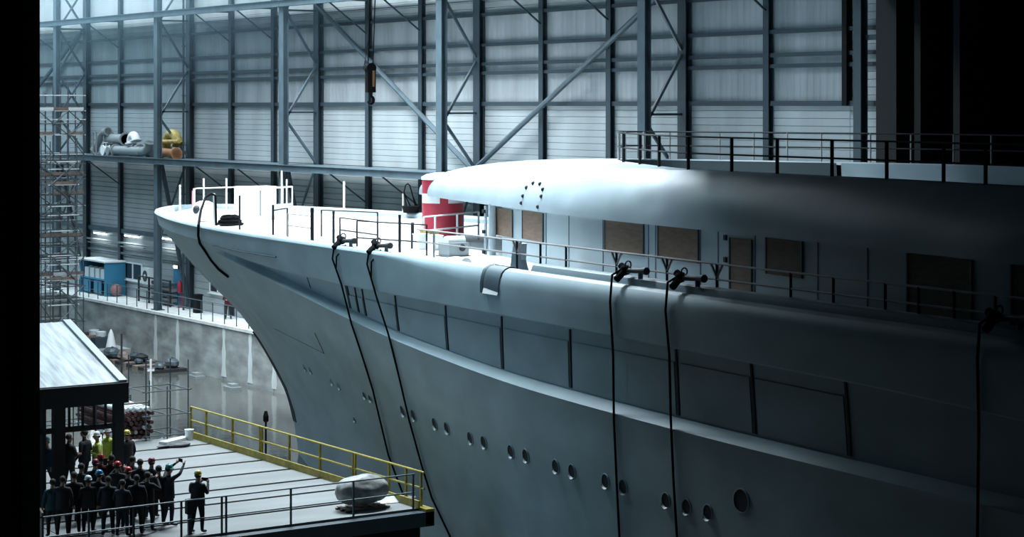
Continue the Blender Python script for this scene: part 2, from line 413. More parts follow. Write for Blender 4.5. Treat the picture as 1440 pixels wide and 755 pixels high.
# ================================================================== THE YACHT
O = Vector((42.0, 45.9, 0)); EU = Vector((0.0523, 0.9986, 0)); NV = Vector((-0.9986, 0.0523, 0))
def S(u, v, z): return O + EU * u + NV * v + Vector((0, 0, z))
DECK = [(0, 0), (0.15, 0.75), (0.6, 1.45), (1.7, 2.4), (3.5, 3.5), (5.5, 4.25), (8, 4.95), (11, 5.7), (16.6, 6.65), (24, 7.3), (31, 7.5), (40, 7.7), (49, 7.95), (57, 8.2), (80, 8.4), (100, 8.2)]
STEM = [(7.6, 49), (6.6, 48.9), (5.9, 48.5), (5.2, 47.9), (4.6, 47.2), (4.1, 46.3), (3.2, 44.4), (2.5, 42.6), (1.6, 40.7), (0.5, 38.9), (-0.6, 37.5), (-1.6, 36.9), (-4, 36)]
def stem(z): return smt(STEM, z)
def halfb(u, z):
    d = max(0.0, stem(z) - u)
    wt = max(0.0, min(1.0, (z - 2.3) / 4.8)) ** 1.7
    lo = 7.85 * (1 - (1 - min(d / 48, 1)) ** 2.07)
    r0 = 0.25 * min(1, d / 0.5) ** 0.5
    lo = max(lo, min(lo + r0, lo + 0.25)) if d < 8 else lo + 0.25 * max(0, 1 - (d - 8) / 8)
    hi = smt(DECK, d)
    return lo * (1 - wt) + hi * wt
def zc(u): return smt([(-50, 3.7), (-8, 3.8), (5, 4.0), (12, 4.35), (18, 4.85), (23, 5.4), (28, 5.95), (31, 6.3), (33, 6.5), (60, 6.5)], u)
def zl(u): return smt([(-60, 3.5), (-40, 4.6), (-20, 5.6), (-10, 5.95), (0, 6.02), (20, 6.1), (27, 6.3), (32, 6.62), (60, 6.62)], u)
def rec(u): return (0.30 + 0.15 * max(0.0, min(1.0, (u - 12) / 8))) * max(0.0, min(1.0, (31.5 - u) / 4.0))
def section(s):     # s in 0..1, 0 = bow
    pts = []
    def P(z, dv, zz=None):
        us = stem(z if z < 7.45 else 7.45); uu = us - (us + 48) * s
        v = max(0.0, halfb(uu, z) - dv) if s > 0 else 0.0
        return (uu, v, z if zz is None else zz)
    a = min(1.0, s * 60)
    u0 = stem(7) - (stem(7) + 48) * s
    l, c_, r = zl(u0), zc(u0), rec(u0)
    c2 = min(c_ + (0.26 if u0 < 14 else 0.20) * min(1, r / 0.1), l - 0.06)
    for zz_, dv, zq in ((7.3, 0.62, 7.18), (7.35, 0.60, 7.38), (7.35, 0.48, 7.47), (7.35, 0.34, 7.47), (7.3, 0.20, 7.41), (7.2, 0.10, 7.30), (7.1, 0.035, 7.14), (6.95, 0.0, 6.95)):
        f_ = max(0.35, min(1, (16 - u0) / 8))
        if dv < 0.4: dv *= f_; zq = 7.47 - (7.47 - zq) * f_
        pts.append(P(zz_, dv * a, zq))
    pts.append(P((6.95 + l) / 2, 0)); pts.append(P(l + 0.05, 0)); pts.append(P(l, 0.05 * min(1, r * 5)))
    pts.append(P(l - 0.04, r)); pts.append(P((l + c2) / 2, r)); pts.append(P(c2, r)); pts.append(P(min(c_, l - 0.1), -0.03 * min(1, r * 5)))
    zb = min(c_, l - 0.1) - 0.12
    pts.append(P(zb, 0))
    for k in range(1, 12):
        z = zb + (-4.0 - zb) * k / 11; pts.append(P(z, 0))
    return pts
ss = [0, 0.0004, 0.0012, 0.003, 0.006, 0.01, 0.016, 0.024, 0.034, 0.046, 0.06] + [0.06 + 0.94 * (k / 86) for k in range(1, 87)]
yacht = thing('yacht', (O.x, O.y, 0), 'huge grey primed yacht hull under construction with white bow deck', 'ship')
secs = [section(s) for s in ss]
mb = MB()
for sg in (1, -1): mb.grid([[S(u, sg * v, z) for (u, v, z) in sc] for sc in secs])
last = secs[-1]
mb.add([S(u, v, z) for (u, v, z) in last] + [S(u, -v, z) for (u, v, z) in last][::-1], [tuple(range(2 * len(last)))])
mb.add([S(sc[-1][0], sc[-1][1], -4) for sc in secs] + [S(sc[-1][0], -sc[-1][1], -4) for sc in secs][::-1], [tuple(range(2 * len(secs)))])
hull = wpart(mb, 'hull', M['hull'], yacht, smooth=21)
# foredeck & side deck
def deckstrip(u0, u1, z, n=40, inset=0.55, name='foredeck'):
    rows = []
    for k in range(n + 1):
        u = u0 + (u1 - u0) * (k / n if u1 < 40 else 1 - (1 - k / n) ** 1.8)
        v = max(0.0, halfb(u, 7.3) - inset)
        rows.append([S(u, v * j / 4, z + 0.10 * (1 - (j / 4.0) ** 2)) for j in range(-4, 5)])
    mb = MB(); mb.grid(rows); return wpart(mb, name, M['deckpaint'], yacht, smooth=30)
deckstrip(5.6, 48.3, 7.2)
deckstrip(-48, 5.6, 6.25, 40, 0.5, 'side_deck')
mb = MB(); vv = halfb(5.6, 7.3) - 0.6; mb.box((0, 0, 0), (0, 0, 0)); mb = MB()
mb.add([S(5.6, -vv, 6.2), S(5.6, vv, 6.2), S(5.6, vv, 7.22), S(5.6, -vv, 7.22), S(5.7, -vv, 6.2), S(5.7, vv, 6.2), S(5.7, vv, 7.22), S(5.7, -vv, 7.22)], [(0,1,2,3),(4,5,6,7),(3,2,6,7)])
wpart(mb, 'deck_step', M['deckpaint'], yacht)
def hull_strip(u0, u1, prof, name, material, n=40, side=1, smooth=35):
    """sweep profile [(inset from hull outline, z)] along the gunwale"""
    rows = []
    for k in range(n + 1):
        u = u0 + (u1 - u0) * k / n; b0 = halfb(u, 7.3)
        rows.append([S(u, side * (b0 - dv), z) for dv, z in prof])
    mb = MB(); mb.grid(rows, close=True); m_ = len(prof)
    mb.add(rows[0], [tuple(range(m_))]); mb.add(rows[-1], [tuple(range(m_))])
    return wpart(mb, name, material, yacht, smooth=smooth)
capprof = [(0.50, 6.2), (0.46, 7.50), (0.52, 7.64), (0.66, 7.70), (0.80, 7.66), (0.86, 7.52), (0.82, 6.2)]
hull_strip(-46, 4.6, capprof, 'bulwark_cap', M['superpaint'], 60, 1)
hull_strip(-46, 4.6, capprof, 'bulwark_cap', M['superpaint'], 60, -1)
# curved fin closing the bulwark at its forward end
mb = MB(); fin = []
for (u, z) in ((6.6, 7.2), (6.35, 7.5), (6.2, 8.1), (6.0, 8.3), (5.7, 8.2), (5.75, 7.7), (5.5, 7.25), (5.3, 7.0), (5.3, 6.3), (6.5, 6.3)): fin.append((u, z))
b0 = halfb(6, 7.3)
mb.add([S(u, b0 - 0.75, z) for u, z in fin] + [S(u, b0 - 0.95, z) for u, z in fin], [tuple(range(10)), tuple(range(19, 9, -1))] + [(i, (i + 1) % 10, 10 + (i + 1) % 10, 10 + i) for i in range(10)])
wpart(mb, 'bulwark_fin', M['superpaint'], yacht)
# mooring opening in the gunwale
def gunstrip(ua, ub, off, zlow, name, m_, n=6):
    rows = []
    for k in range(n + 1):
        u = ua + (ub - ua) * k / n
        r = [(0.60, 7.42), (0.48, 7.49), (0.34, 7.49), (0.20, 7.43), (0.10, 7.32), (0.035, 7.16), (0.0, 6.95), (0.0, zlow)]
        rows.append([S(u, halfb(u, 7.3 if z > 7.1 else z) - dv + off * (1 if z < 7.4 else 0.3), z + (off if z > 7.3 else 0)) for dv, z in r])
    mb = MB(); mb.grid(rows); mb.grid([[p + NV * -0.06 for p in r] for r in rows]); return wpart(mb, name, m_, yacht, smooth=50)
gunstrip(6.75, 5.75, 0.02, 6.74, 'mooring_recess', M['steelblue'])
gunstrip(6.92, 6.75, 0.03, 6.66, 'recess_edge', M['steeldark'], 2)
b1 = halfb(6.3, 6.7)
mb = MB(); mb.add([S(6.7, b1 + 0.06, 6.66), S(5.8, b1 + 0.06, 6.66), S(5.8, b1 + 0.0, 6.86), S(6.7, b1 + 0.0, 6.86), S(6.7, b1 - 0.1, 6.7), S(5.8, b1 - 0.1, 6.7)], [(0,1,2,3),(3,2,5,4)]); wpart(mb, 'recess_sill', M['white'], yacht)
def hull_hit(x, y, off=0.0, fn=None):
    v = 7.0
    for _ in range(40):
        p = onp(x, y, O + NV * v, NV); u = (p - O).dot(EU)
        v = 0.5 * v + 0.5 * ((fn or (lambda u, z: halfb(u, z)))(u, p.z) + off)
    return u, p.z
uc = hull_hit(622, 372)[0]
# raised rounded coaming on the near side of the foredeck
rows = []; 
for k in range(13):
    u = uc + 3.2 * k / 12; h = 0.34 * min(1, (uc + 3.2 - u) / 2.5); b0 = halfb(u, 7.3)
    rows.append([S(u, b0 - 0.62 - 0.26 * (1 - math.cos(a)), 7.2 + h * math.sin(a)) for a in [PI * j / 8 for j in range(9)]])
mb = MB(); mb.grid(rows); mb.add(rows[0], [tuple(range(9))]); wpart(mb, 'deck_coaming', M['deckpaint'], yacht, smooth=50)

# portholes
def porthole(rx, rz_, sill=True):
    mb = MB(); n = 20; ring = []
    o_ = [(rx * 1.12 * math.cos(2*PI*k/n), rz_ * 1.1 * math.sin(2*PI*k/n)) for k in range(n)]
    i_ = [(rx * math.cos(2*PI*k/n), rz_ * math.sin(2*PI*k/n)) for k in range(n)]
    mb.grid([[(0.0, a, b_) for a, b_ in o_], [(-0.025, a, b_) for a, b_ in o_], [(-0.03, a, b_) for a, b_ in i_], [(-0.004, a, b_) for a, b_ in i_]], close=True)
    fr = mb.mesh('porthole_frame', M['hull'], 30)
    mb = MB(); mb.add([(-0.006, a, b_) for a, b_ in i_], [tuple(range(n))]); op = mb.mesh('opening', M['seam'])
    mb = MB(); k0 = [(rx*1.0*math.cos(t), rz_*math.sin(t)) for t in [PI*(1.25+0.6*j/6) for j in range(7)]]
    k1 = [(rx*0.95*math.cos(t), rz_*0.82*math.sin(t)) for t in [PI*(1.25+0.6*j/6) for j in range(7)]]
    mb.grid([[(-0.075, a, b_) for a, b_ in k0], [(-0.012, a, b_) for a, b_ in k1]]); mb.grid([[(-0.075, a, b_) for a, b_ in k0], [(-0.0, a, b_*1.02) for a, b_ in k0]])
    sl = mb.mesh('sill', M['white'])
    return fr, op, sl
PH = {}
def put_port(x, y, rx, rz_, sill=True):
    u, z = hull_hit(x, y); key = (rx, rz_)
    if key not in PH: PH[key] = porthole(rx, rz_)
    fr, op, sl = PH[key]
    v = halfb(u, z); pt = S(u, v, z)
    du = (S(u + 0.2, halfb(u + 0.2, z), z) - S(u - 0.2, halfb(u - 0.2, z), z)).normalized()
    dz = (S(u, halfb(u, z + 0.2), z + 0.2) - S(u, halfb(u, z - 0.2), z - 0.2)).normalized()
    nx = dz.cross(du).normalized()     # points outwards after sign fix
    if nx.dot(NV) < 0: nx = -nx
    ax = -nx; ay = du; az = ax.cross(ay)
    if az.z < 0: ay = -ay; az = ax.cross(ay)
    Mx = Matrix((ax, ay, az)).transposed().to_4x4(); Mx.translation = pt - yacht.location + nx * 0.004
    f_ = bpy.data.objects.new('porthole', fr); C.objects.link(f_); f_.parent = yacht; f_.matrix_local = Mx
    for nm, me in (('opening', op), ('sill', sl)):
        if nm == 'sill' and not sill: continue
        o = bpy.data.objects.new(nm, me); C.objects.link(o); o.parent = f_
for x, y in ((567, 578), (582, 584), (612, 596), (629, 602), (662, 616), (681, 622), (719, 635), (740, 641), (782, 656), (805, 663), (852, 677), (877, 685), (937, 704), (966, 713), (996, 721)):
    put_port(x, y, 0.19, 0.21)
for x, y in ((429, 517), (437, 521), (467, 537), (477, 543), (513, 556), (521, 560)): put_port(x, y, 0.14, 0.15)
put_port(1043, 704, 0.30, 0.29, False)
put_port(499, 590, 0.10, 0.11)
# hull side panels between the overhang and the knuckle, with black seams
def band_v(u, z): return halfb(u, z) - rec(u)
def band_plate(ua, ub, zf0, zf1, th, name, material, n=6):
    top = []; rows = []
    for k in range(n + 1):
        u = ua + (ub - ua) * k / n; z0, z1 = zf0(u), zf1(u); r = []
        for z, d in ((z0, -0.02), (z0, th), ((z0 + z1) / 2, th), (z1, th), (z1, -0.02)): r.append(S(u, band_v(u, z) + d, z))
        rows.append(r)
    mb = MB(); mb.grid(rows); mb.add(rows[0], [tuple(range(5))]); mb.add(rows[-1], [tuple(range(5))])
    return wpart(mb, name, material, yacht, smooth=30)
zt = lambda u: zl(u) - 0.42
zb_ = lambda u: zc(u) + 0.34
seams = []
for x, y in ((487, 425), (499, 428), (511, 440), (558, 455), (628, 470), (706, 495), (802, 520), (953, 555), (1060, 575), (1193, 600)):
    seams.append(hull_hit(x, y, -0.27)[0])
for i, u in enumerate(seams):
    wdt = 0.075 if i else 0.2
    if i in (1, 2): wdt = 0.06
    band_plate(u - wdt / 2, u + wdt / 2, zb_, lambda u: zl(u) - 0.06, 0.035, 'panel_seam', M['seam'], 1)
for i in range(len(seams) - 1):
    band_plate(seams[i+1] + 0.12, seams[i] - 0.12, zb_, zt, 0.03, 'hull_panel', M['hull'], 5)
u1 = hull_hit(425, 395, -0.2)[0]; band_plate(u1 - 0.04, u1 + 0.04, zb_, lambda u: zl(u) - 0.06, 0.02, 'panel_seam', M['steeldark'], 1)
# fine seams low on the bow
def seamline(pts, r=0.018, name='plate_seam', m_='steeldark'):
    P_ = []
    for (xa, ya), (xb, yb) in zip(pts, pts[1:]):
        for k in range(6):
            t = k / 6; u, z = hull_hit(xa + (xb - xa) * t, ya + (yb - ya) * t); P_.append(S(u, halfb(u, z) + 0.004, z))
    mb = MB(); mb.tube(P_, r, 5); wpart(mb, name, M[m_], yacht)
seamline([(386, 462), (456, 497), (440, 462)]); seamline([(300, 345), (340, 354), (398, 363)], 0.03, 'rubbing_strip')
# stem bar low on the bow
P_ = []
for z in [1.9 - 0.25 * k for k in range(15)]:
    u = stem(z) - (0.75 + 0.6 * (1.9 - z) / 3.5); P_.append((u, z))
mb = MB(); rows = []
for j, (u, z) in enumerate(P_):
    wv = 0.45 * min(1, (j + 0.3) / 3)
    rows.append([S(u + wv, halfb(u + wv, z) + 0.02, z), S(u + wv * 0.5, halfb(u + wv * 0.5, z) + 0.1, z), S(u - wv, halfb(u - wv, z) + 0.03, z), S(u - wv, halfb(u - wv, z) - 0.05, z)])
mb.grid(rows); wpart(mb, 'stem_plate', M['seam'], yacht, smooth=30)

# --- superstructure
EAVE = [(-48, 7.5), (-16, 7.4), (-11.7, 7.0), (-5, 6.25), (0, 5.85), (3, 5.6), (8, 4.85), (13.2, 3.8), (17, 3.05), (20, 2.35), (22, 1.75), (23.1, 1.05), (23.5, 0.5), (23.6, 0)]
SHO = [(-48, 6.0), (-14, 5.75), (-9, 5.3), (-0.3, 4.95), (3, 4.0), (5.2, 3.1), (8, 1.9), (9.6, 0.9), (10, 0)]
ns = 240; tpar = [1 - (1 - k / ns) ** 1.7 if False else (k / ns) ** 1.9 for k in range(ns + 1)]
def ringpt(t, ph):
    ue = 23.6 - (23.6 + 46) * t; us = 10 - (10 + 46) * t
    ve, vs_ = smt(EAVE, ue), smt(SHO, us)
    h = 1 - math.cos(ph); uu = ue + (us - ue) * h
    g = sum(0.035 * math.exp(-((uu - c_) / 0.45) ** 2) for c_ in (6.2, 0.6)) * (1 - math.cos(min(1, ph / 0.4) * PI)) / 2
    return uu, ve + (vs_ - ve) * h - g * math.cos(ph), 9.1 + 1.48 * math.sin(ph) - g * math.sin(ph)
mb = MB()
for sg in (1, -1):
    rows = []
    for t in tpar:
        r = []
        ue = 23.6 - 69.6 * t; ve = smt(EAVE, ue); ui = ue - (1.2 if t < 0.02 else 0.0)
        r.append(S(ui, sg * max(0, ve - 0.6), 9.02)); r.append(S(ue, sg * ve, 9.0))
        for j in range(0, 33):
            u, v, z = ringpt(t, PI / 2 * j / 32); r.append(S(u, sg * v, z))
        us = 10 - 56 * t; v = smt(SHO, us)
        r.append(S(us - 0.05, sg * max(0, v - 0.12), 10.6)); r.append(S(us - 0.08, sg * max(0, v - 0.16), 10.5))
        rows.append(r)
    mb.grid(rows)
wpart(mb, 'roof', M['superpaint'], yacht, smooth=40)
mb = MB(); rows = []
for t in tpar:
    us = 10 - 56 * t; v = max(0, smt(SHO, us) - 0.15); rows.append([S(us - 0.2, v, 9.62), S(us - 0.2, -v, 9.62)])
mb.grid(rows); wpart(mb, 'sundeck', M['superpaint'], yacht)
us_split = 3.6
for nm_, m__, lo_, hi_ in (('coaming_shaded', mat('coaming_shade_paint', (0.035, 0.05, 0.058), 0.7), us_split, 11), ('coaming_wall', M['superpaint'], -60, us_split + 0.1)):  # shade on the forward inner coaming is painted in as a darker colour
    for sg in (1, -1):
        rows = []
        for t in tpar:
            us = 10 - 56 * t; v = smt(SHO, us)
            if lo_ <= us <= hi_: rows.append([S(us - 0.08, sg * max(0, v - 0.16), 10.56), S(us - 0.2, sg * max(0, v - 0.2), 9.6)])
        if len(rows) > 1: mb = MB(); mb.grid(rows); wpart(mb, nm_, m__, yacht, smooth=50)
mb = MB(); rows = []
for t in tpar:
    ue = 23.6 - 69.6 * t; v = max(0, smt(EAVE, ue) - 0.1); rows.append([S(ue - 0.1, v, 9.03), S(ue - 0.1, -v, 9.03)])
mb.grid(rows); wpart(mb, 'roof_underside', M['superpaint'], yacht)
# walls
def wallv(u): return smt(EAVE, u) - 0.3
mb = MB()
for sg in (1, -1):
    mb.grid([[S(u, sg * wallv(u), 6.2), S(u, sg * wallv(u), 9.05)] for u in [12.6 - 58 * k / 50 for k in range(51)]])
fr = [(12.6, wallv(12.6)), (13.2, 2.6), (13.6, 1.2), (13.7, 0), (13.6, -1.2), (13.2, -2.6), (12.6, -wallv(12.6))]
mb.grid([[S(u, v, 6.2) for u, v in fr], [S(u, v, 9.05) for u, v in fr]])
wpart(mb, 'deckhouse_wall', M['superpaint'], yacht, smooth=30)
def wall_hit(x, y):
    v = 6.0
    for _ in range(40):
        p = onp(x, y, O + NV * v, NV); u = (p - O).dot(EU); v = 0.5 * v + 0.5 * wallv(u)
    return u, p.z
def wall_plate(ua, ub, z0, z1, th, name, material, n=3, inn=-0.02, parent=None):
    rows = []
    for k in range(n + 1):
        u = ua + (ub - ua) * k / n; v = wallv(u)
        rows.append([S(u, v + inn, z0), S(u, v + th, z0), S(u, v + th, z1), S(u, v + inn, z1)])
    mb = MB(); mb.grid(rows, close=True); mb.add(rows[0], [(0,1,2,3)]); mb.add(rows[-1], [(0,1,2,3)])
    return wpart(mb, name, material, yacht)
boards = [(699, 721, 292, 332), (736, 764, 296, 338), (852, 905, 309, 357), (927, 982, 317, 367), (1028, 1057, 334, 425), (1079, 1128, 334, 388), (1278, 1366, 356, 470), (1425, 1470, 372, 480)]
for xa, xb, ya, yb in boards:
    ua, z1 = wall_hit(xa, ya); ub, _ = wall_hit(xb, ya); _, z0 = wall_hit((xa + xb) / 2, yb); z0 = max(z0, 6.3); z1 = min(z1, 8.97)
    for e0, e1, f0, f1 in ((ua + 0.05, ua, z0, z1), (ub, ub - 0.05, z0, z1)): wall_plate(e0, e1, f0, f1, 0.05, 'window_frame', M['steeldark'], 1)
    wall_plate(ua, ub, z0, z1, 0.03, 'window_board', M['ply'])
for x in (768, 800, 848, 912, 922, 985, 1010, 1062, 1150, 1220):
    u, _ = wall_hit(x, 330); wall_plate(u + 0.02, u - 0.02, 6.3, 9.0, 0.012, 'wall_seam', M['steelblue'], 1)
for x, y in ((1021, 334), (1021, 365)):
    u, z = wall_hit(x, y); wall_plate(u + 0.06, u - 0.06, z - 0.07, z + 0.07, 0.06, 'door_hinge', M['seam'], 1)
# corner post with hinges at the front of the deckhouse
mb = MB(); u0_, v0_ = 13.1, wallv(12.6) + 0.1
pc = S(u0_, v0_, 0); mb.tube([(pc.x, pc.y, 7.1), (pc.x, pc.y, 9.05)], 0.13, 12); wpart(mb, 'corner_post', M['superpaint'], yacht, smooth=40)
pc2 = S(u0_ + 0.45, v0_ + 0.0, 0); mb = MB(); mb.box((pc2.x - 0.03, pc2.y - 0.05, 7.1), (pc2.x + 0.03, pc2.y + 0.05, 8.95)); dlf = wpart(mb, 'door_edge', M['superpaint'], yacht)
for z in (7.3, 8.0, 8.7):
    mb = MB(); mb.box((pc2.x - 0.12, pc2.y - 0.05, z), (pc2.x - 0.03, pc2.y + 0.05, z + 0.12)); wpart(mb, 'door_hinge', M['seam'], yacht)
# arc of small holes on the roof
def roof_hit(x, y):
    best = None
    for i in range(200):
        t = (i / 200) ** 1.5 * 0.6
        for j in range(40):
            u, v, z = ringpt(t, PI / 2 * j / 40); q_ = S(u, v, z)
            d = SN * q_.x + CS * q_.y; px = 720 + F_PX * (CS * q_.x - SN * q_.y) / d; py = HORIZON + F_PX * (EYE - z) / d
            e = (px - x) ** 2 + (py - y) ** 2
            if best is None or e < best[0]: best = (e, q_)
    return best[1]
hm = MB(); hm.ell((0, 0, 0), (0.07, 0.07, 0.07), 8, 6); hm = hm.mesh('roof_hole', M['seam'], 60)
for x, y in ((751, 258), (760, 259), (741, 265), (765, 267), (736, 275), (761, 277), (733, 285), (757, 290)):
    q_ = roof_hit(x, y); inst(hm, 'roof_hole', yacht, q_ - yacht.location)

# --- railings on the yacht
def railing(path, zoff, r, m_, name='railing', post_idx=(), zbase=None, rp=None, mats_post=None):
    """path: list of ground Vectors at rail base height"""
    root = None
    for z in zoff:
        mb = MB(); mb.tube([p + Vector((0, 0, z)) for p in path], r, 6)
        if root is None: root = wpart(mb, name, m_, yacht, smooth=50)
        else:
            l = yacht.location; mb.v = [(a - l.x, b - l.y, c - l.z) for a, b, c in mb.v]; mb.build('rail', m_, root, 50)
    return root
def post(root, p, z0, z1, r, m_):
    mb = MB(); mb.tube([Vector((p.x, p.y, z0)) - yacht.location, Vector((p.x, p.y, z1)) - yacht.location], r, 6); mb.build('stanchion', m_, root)
# sundeck rail, near side, round the front, far side
def shv(u): return smt(SHO, u) - 0.05
us_n = [-40 + 49.5 * k / 40 for k in range(41)]
near = [S(u, shv(u), 10.6) for u in us_n] + [S(9.95, 0.35, 10.6)]
far = [S(9.95, -0.35, 10.6)] + [S(u, -shv(u), 10.6) for u in us_n[::-1]]
rt = railing(near + far, (0.92, 0.45), 0.028, M['raildark'])
def near_u_for_x(x, fn, z, sgn=1):
    lo, hi = -45, 9.9
    for _ in range(50):
        mid = (lo + hi) / 2; q_ = S(mid, sgn * fn(mid), z); d = SN * q_.x + CS * q_.y
        if 720 + F_PX * (CS * q_.x - SN * q_.y) / d < x: hi = mid
        else: lo = mid
    return mid
for x in (877, 900, 927, 968, 1029, 1093, 1170, 1247, 1327, 1386):
    u = near_u_for_x(x, shv, 10.6); post(rt, S(u, shv(u), 0), 10.5, 11.52, 0.05, M['raildark'])
for p_ in (S(9.9, 0.4, 0), S(9.2, 1.1, 0), S(9.9, -0.4, 0)): post(rt, p_, 10.5, 11.52, 0.05, M['railgrey'])
for x in (942, 1012, 1060, 1107, 1155, 1224, 1281, 1341, 1394):
    u = near_u_for_x(x, shv, 10.6, -1); post(rt, S(u, -shv(u), 0), 10.5, 11.52, 0.03, M['railgrey'])
# main rail on the bulwark cap
def capv(u): return halfb(u, 7.3) - 0.66
ur = [-40 + 52.5 * k / 44 for k in range(45)]
zr = lambda u: 8.30
rt = railing([S(u, capv(u), 7.6) for u in ur], (0.70, 0.30), 0.03, M['railgrey'])
for x in (727, 760, 796, 867, 938, 1008, 1112, 1172, 1245, 1292, 1342, 1400):
    u = near_u_for_x(x, capv, 7.6); post(rt, S(u, capv(u), 0), 7.3 if u > 5 else 7.6, 8.3, 0.035, M['raildark'])
for x in (727, 867, 938, 1008):
    u = near_u_for_x(x, capv, 7.9)
    for du in (-0.25, 0.25):
        mb = MB(); a = S(u, capv(u), 7.95) - yacht.location; b_ = S(u + du, capv(u + du), 8.28) - yacht.location; mb.tube([a, b_], 0.035, 5); mb.build('bracket', M['railgrey'], rt)
for x in (658,):
    u = 11.3; post(rt, S(u, capv(u), 0), 7.2, 8.3, 0.04, M['railgrey'])
# white access rail in front of the red tank
a, b_ = gz(595, 352, 7.3), gz(656, 345, 7.3)
def straight_rail(pts, z0, hs, r, m_, posts, name='railing'):
    rt = None
    for h in hs:
        mb = MB(); mb.tube([Vector((p.x, p.y, z0 + h)) for p in pts], r, 6)
        if rt is None: rt = wpart(mb, name, m_, yacht)
        else:
            l = yacht.location; mb.v = [(x - l.x, y - l.y, z - l.z) for x, y, z in mb.v]; mb.build('rail', m_, rt)
    for p in posts: post(rt, p, z0 - 0.1, z0 + hs[0], r * 1.15, m_)
    return rt
gzd = lambda x, y: gz(x, y, 7.3)
pts = [gzd(596, 346), gzd(673, 337)]
straight_rail(pts, 7.3, (1.06, 0.55), 0.035, M['railwhite'], [pts[0], gzd(612, 344), gzd(643, 340), pts[1]])
# dark bow rails on the foredeck
def bowrail(xs, m_='raildark', hs=(0.95, 0.5), yb=None):
    pts = [gzd(x, y) for x, y in xs]
    return straight_rail(pts, 7.3, hs, 0.026, M[m_], pts)
bowrail([(478, 342), (531, 350)]); bowrail([(405, 335), (440, 340)], 'railgrey')
bowrail([(502, 350), (600, 357)], 'raildark', (1.0, 0.4)); bowrail([(384, 334), (404, 330)], 'raildark', (1.05,))
bowrail([(452, 331), (531, 335)], 'raildark', (1.0,))
# loose bow stanchions
stn = [(243, 291, 253, 0.05), (248, 290, 251, 0.05), (253, 304, 260, 0.045), (273, 309, 265, 0.05), (301, 317, 272, 0.05), (317, 288, 251, 0.045), (337, 324, 275, 0.04), (349, 298, 262, 0.04), (364, 298, 272, 0.045), (397, 292, 240, 0.045), (403, 291, 252, 0.04),
       (384, 335, 288, 0.045), (439, 343, 292, 0.07), (469, 340, 297, 0.05), (484, 291, 255, 0.055), (562, 355, 302, 0.05), (567, 295, 272, 0.05), (580, 348, 313, 0.06)]
for k, (x, yb, yt, r) in enumerate(stn):
    p = gzd(x, yb) if yb > 292 else None
    if p is None:       # stands on the far bulwark: find the point on the far side of the outline
        u = near_u_for_x(x, lambda q: halfb(q, 7.3) - 0.4, 7.4, -1) if x > 330 else None
        if u is None or u > 9.8:
            lo, hi = 15.0, 47.5; bestu = min([lo + 0.1 * i for i in range(339)], key=lambda q: abs((lambda s: 720 + F_PX * (CS*s.x - SN*s.y) / (SN*s.x + CS*s.y) - x)(S(q, -(halfb(q, 7.3) - 0.4), 7.4))))
            u = bestu
        p = S(u, -(halfb(u, 7.3) - 0.4), 0); 
    z1 = zat(p.x, p.y, yt); mb = MB(); mb.tube([(p.x, p.y, 7.15), (p.x, p.y, z1)], r, 8)
    wpart(mb, 'deck_stanchion', M['railwhite'] if k in (0,1,2,3,4,5,9,10,14,16) else M['raildark'], yacht)
# ================================================================== PLATFORM WITH THE VISITORS
PX, PY0, PY1 = 33.4, 54.3, 71.2
plat = thing('floor_platform', (25, PY0, 0), 'pale slab platform at the dock edge where the visitors stand', None, kind='structure')
seam_y = [gz(300, y, 0).y for y in (748, 722, 700, 683, 668, 654, 641, 630, 620)]
seam_y = [PY0] + [PY0 + 2.1 * k for k in range(1, 8)] + [PY1]
for a, b_ in zip(seam_y, seam_y[1:]):
    for X0, X1 in ((-2, 12), (12, 22.4), (22.4, PX - 0.3)):
        mb = MB(); mb.box((X0 + 0.02, a + 0.11, -0.22), (X1 - 0.02, b_ - 0.11, 0)); wpart(mb, 'platform_slab', M['deckboard'], plat)
mb = MB(); mb.box((-2, PY0, -0.9), (PX - 0.3, PY1, -0.24)); wpart(mb, 'platform_frame', M['black'], plat)
for X in range(0, 33, 3):
    for Y in (PY0 + 0.6, 62, PY1 - 0.5):
        mb = MB(); mb.tube([(X + 0.5, Y, -3.6), (X + 0.5, Y, -0.9)], 0.25, 10); wpart(mb, 'pile', M['black'], plat)
mb = MB(); mb.box((-2, PY0 - 0.35, -0.5), (PX, PY0, -0.06)); wpart(mb, 'front_beam', M['steeldark'], plat)
for z in (-1.3, -2.0, -2.7):
    mb = MB(); mb.bar((-2, PY0 + 0.1, z), (PX, PY0 + 0.1, z), 0.2, 0.18); wpart(mb, 'front_waler', M['fascia'], plat)
mb = MB(); mb.box((PX - 0.3, PY0 - 0.35, -0.5), (PX, PY1, 0.03)); wpart(mb, 'edge_beam', M['yellow'], plat)
mb = MB(); mb.box((PX - 0.36, PY0, 0.0), (PX - 0.30, PY1, 0.24)); wpart(mb, 'kick_plate', M['yellow'], plat)
# low apron in front of the platform, dark near hall
mb = MB(); mb.box((-5, -12, -4), (24, 45, -1.6)); tag(mb.build('floor_near', M['black']), 'unlit quay floor of the dark near hall', None, kind='structure')

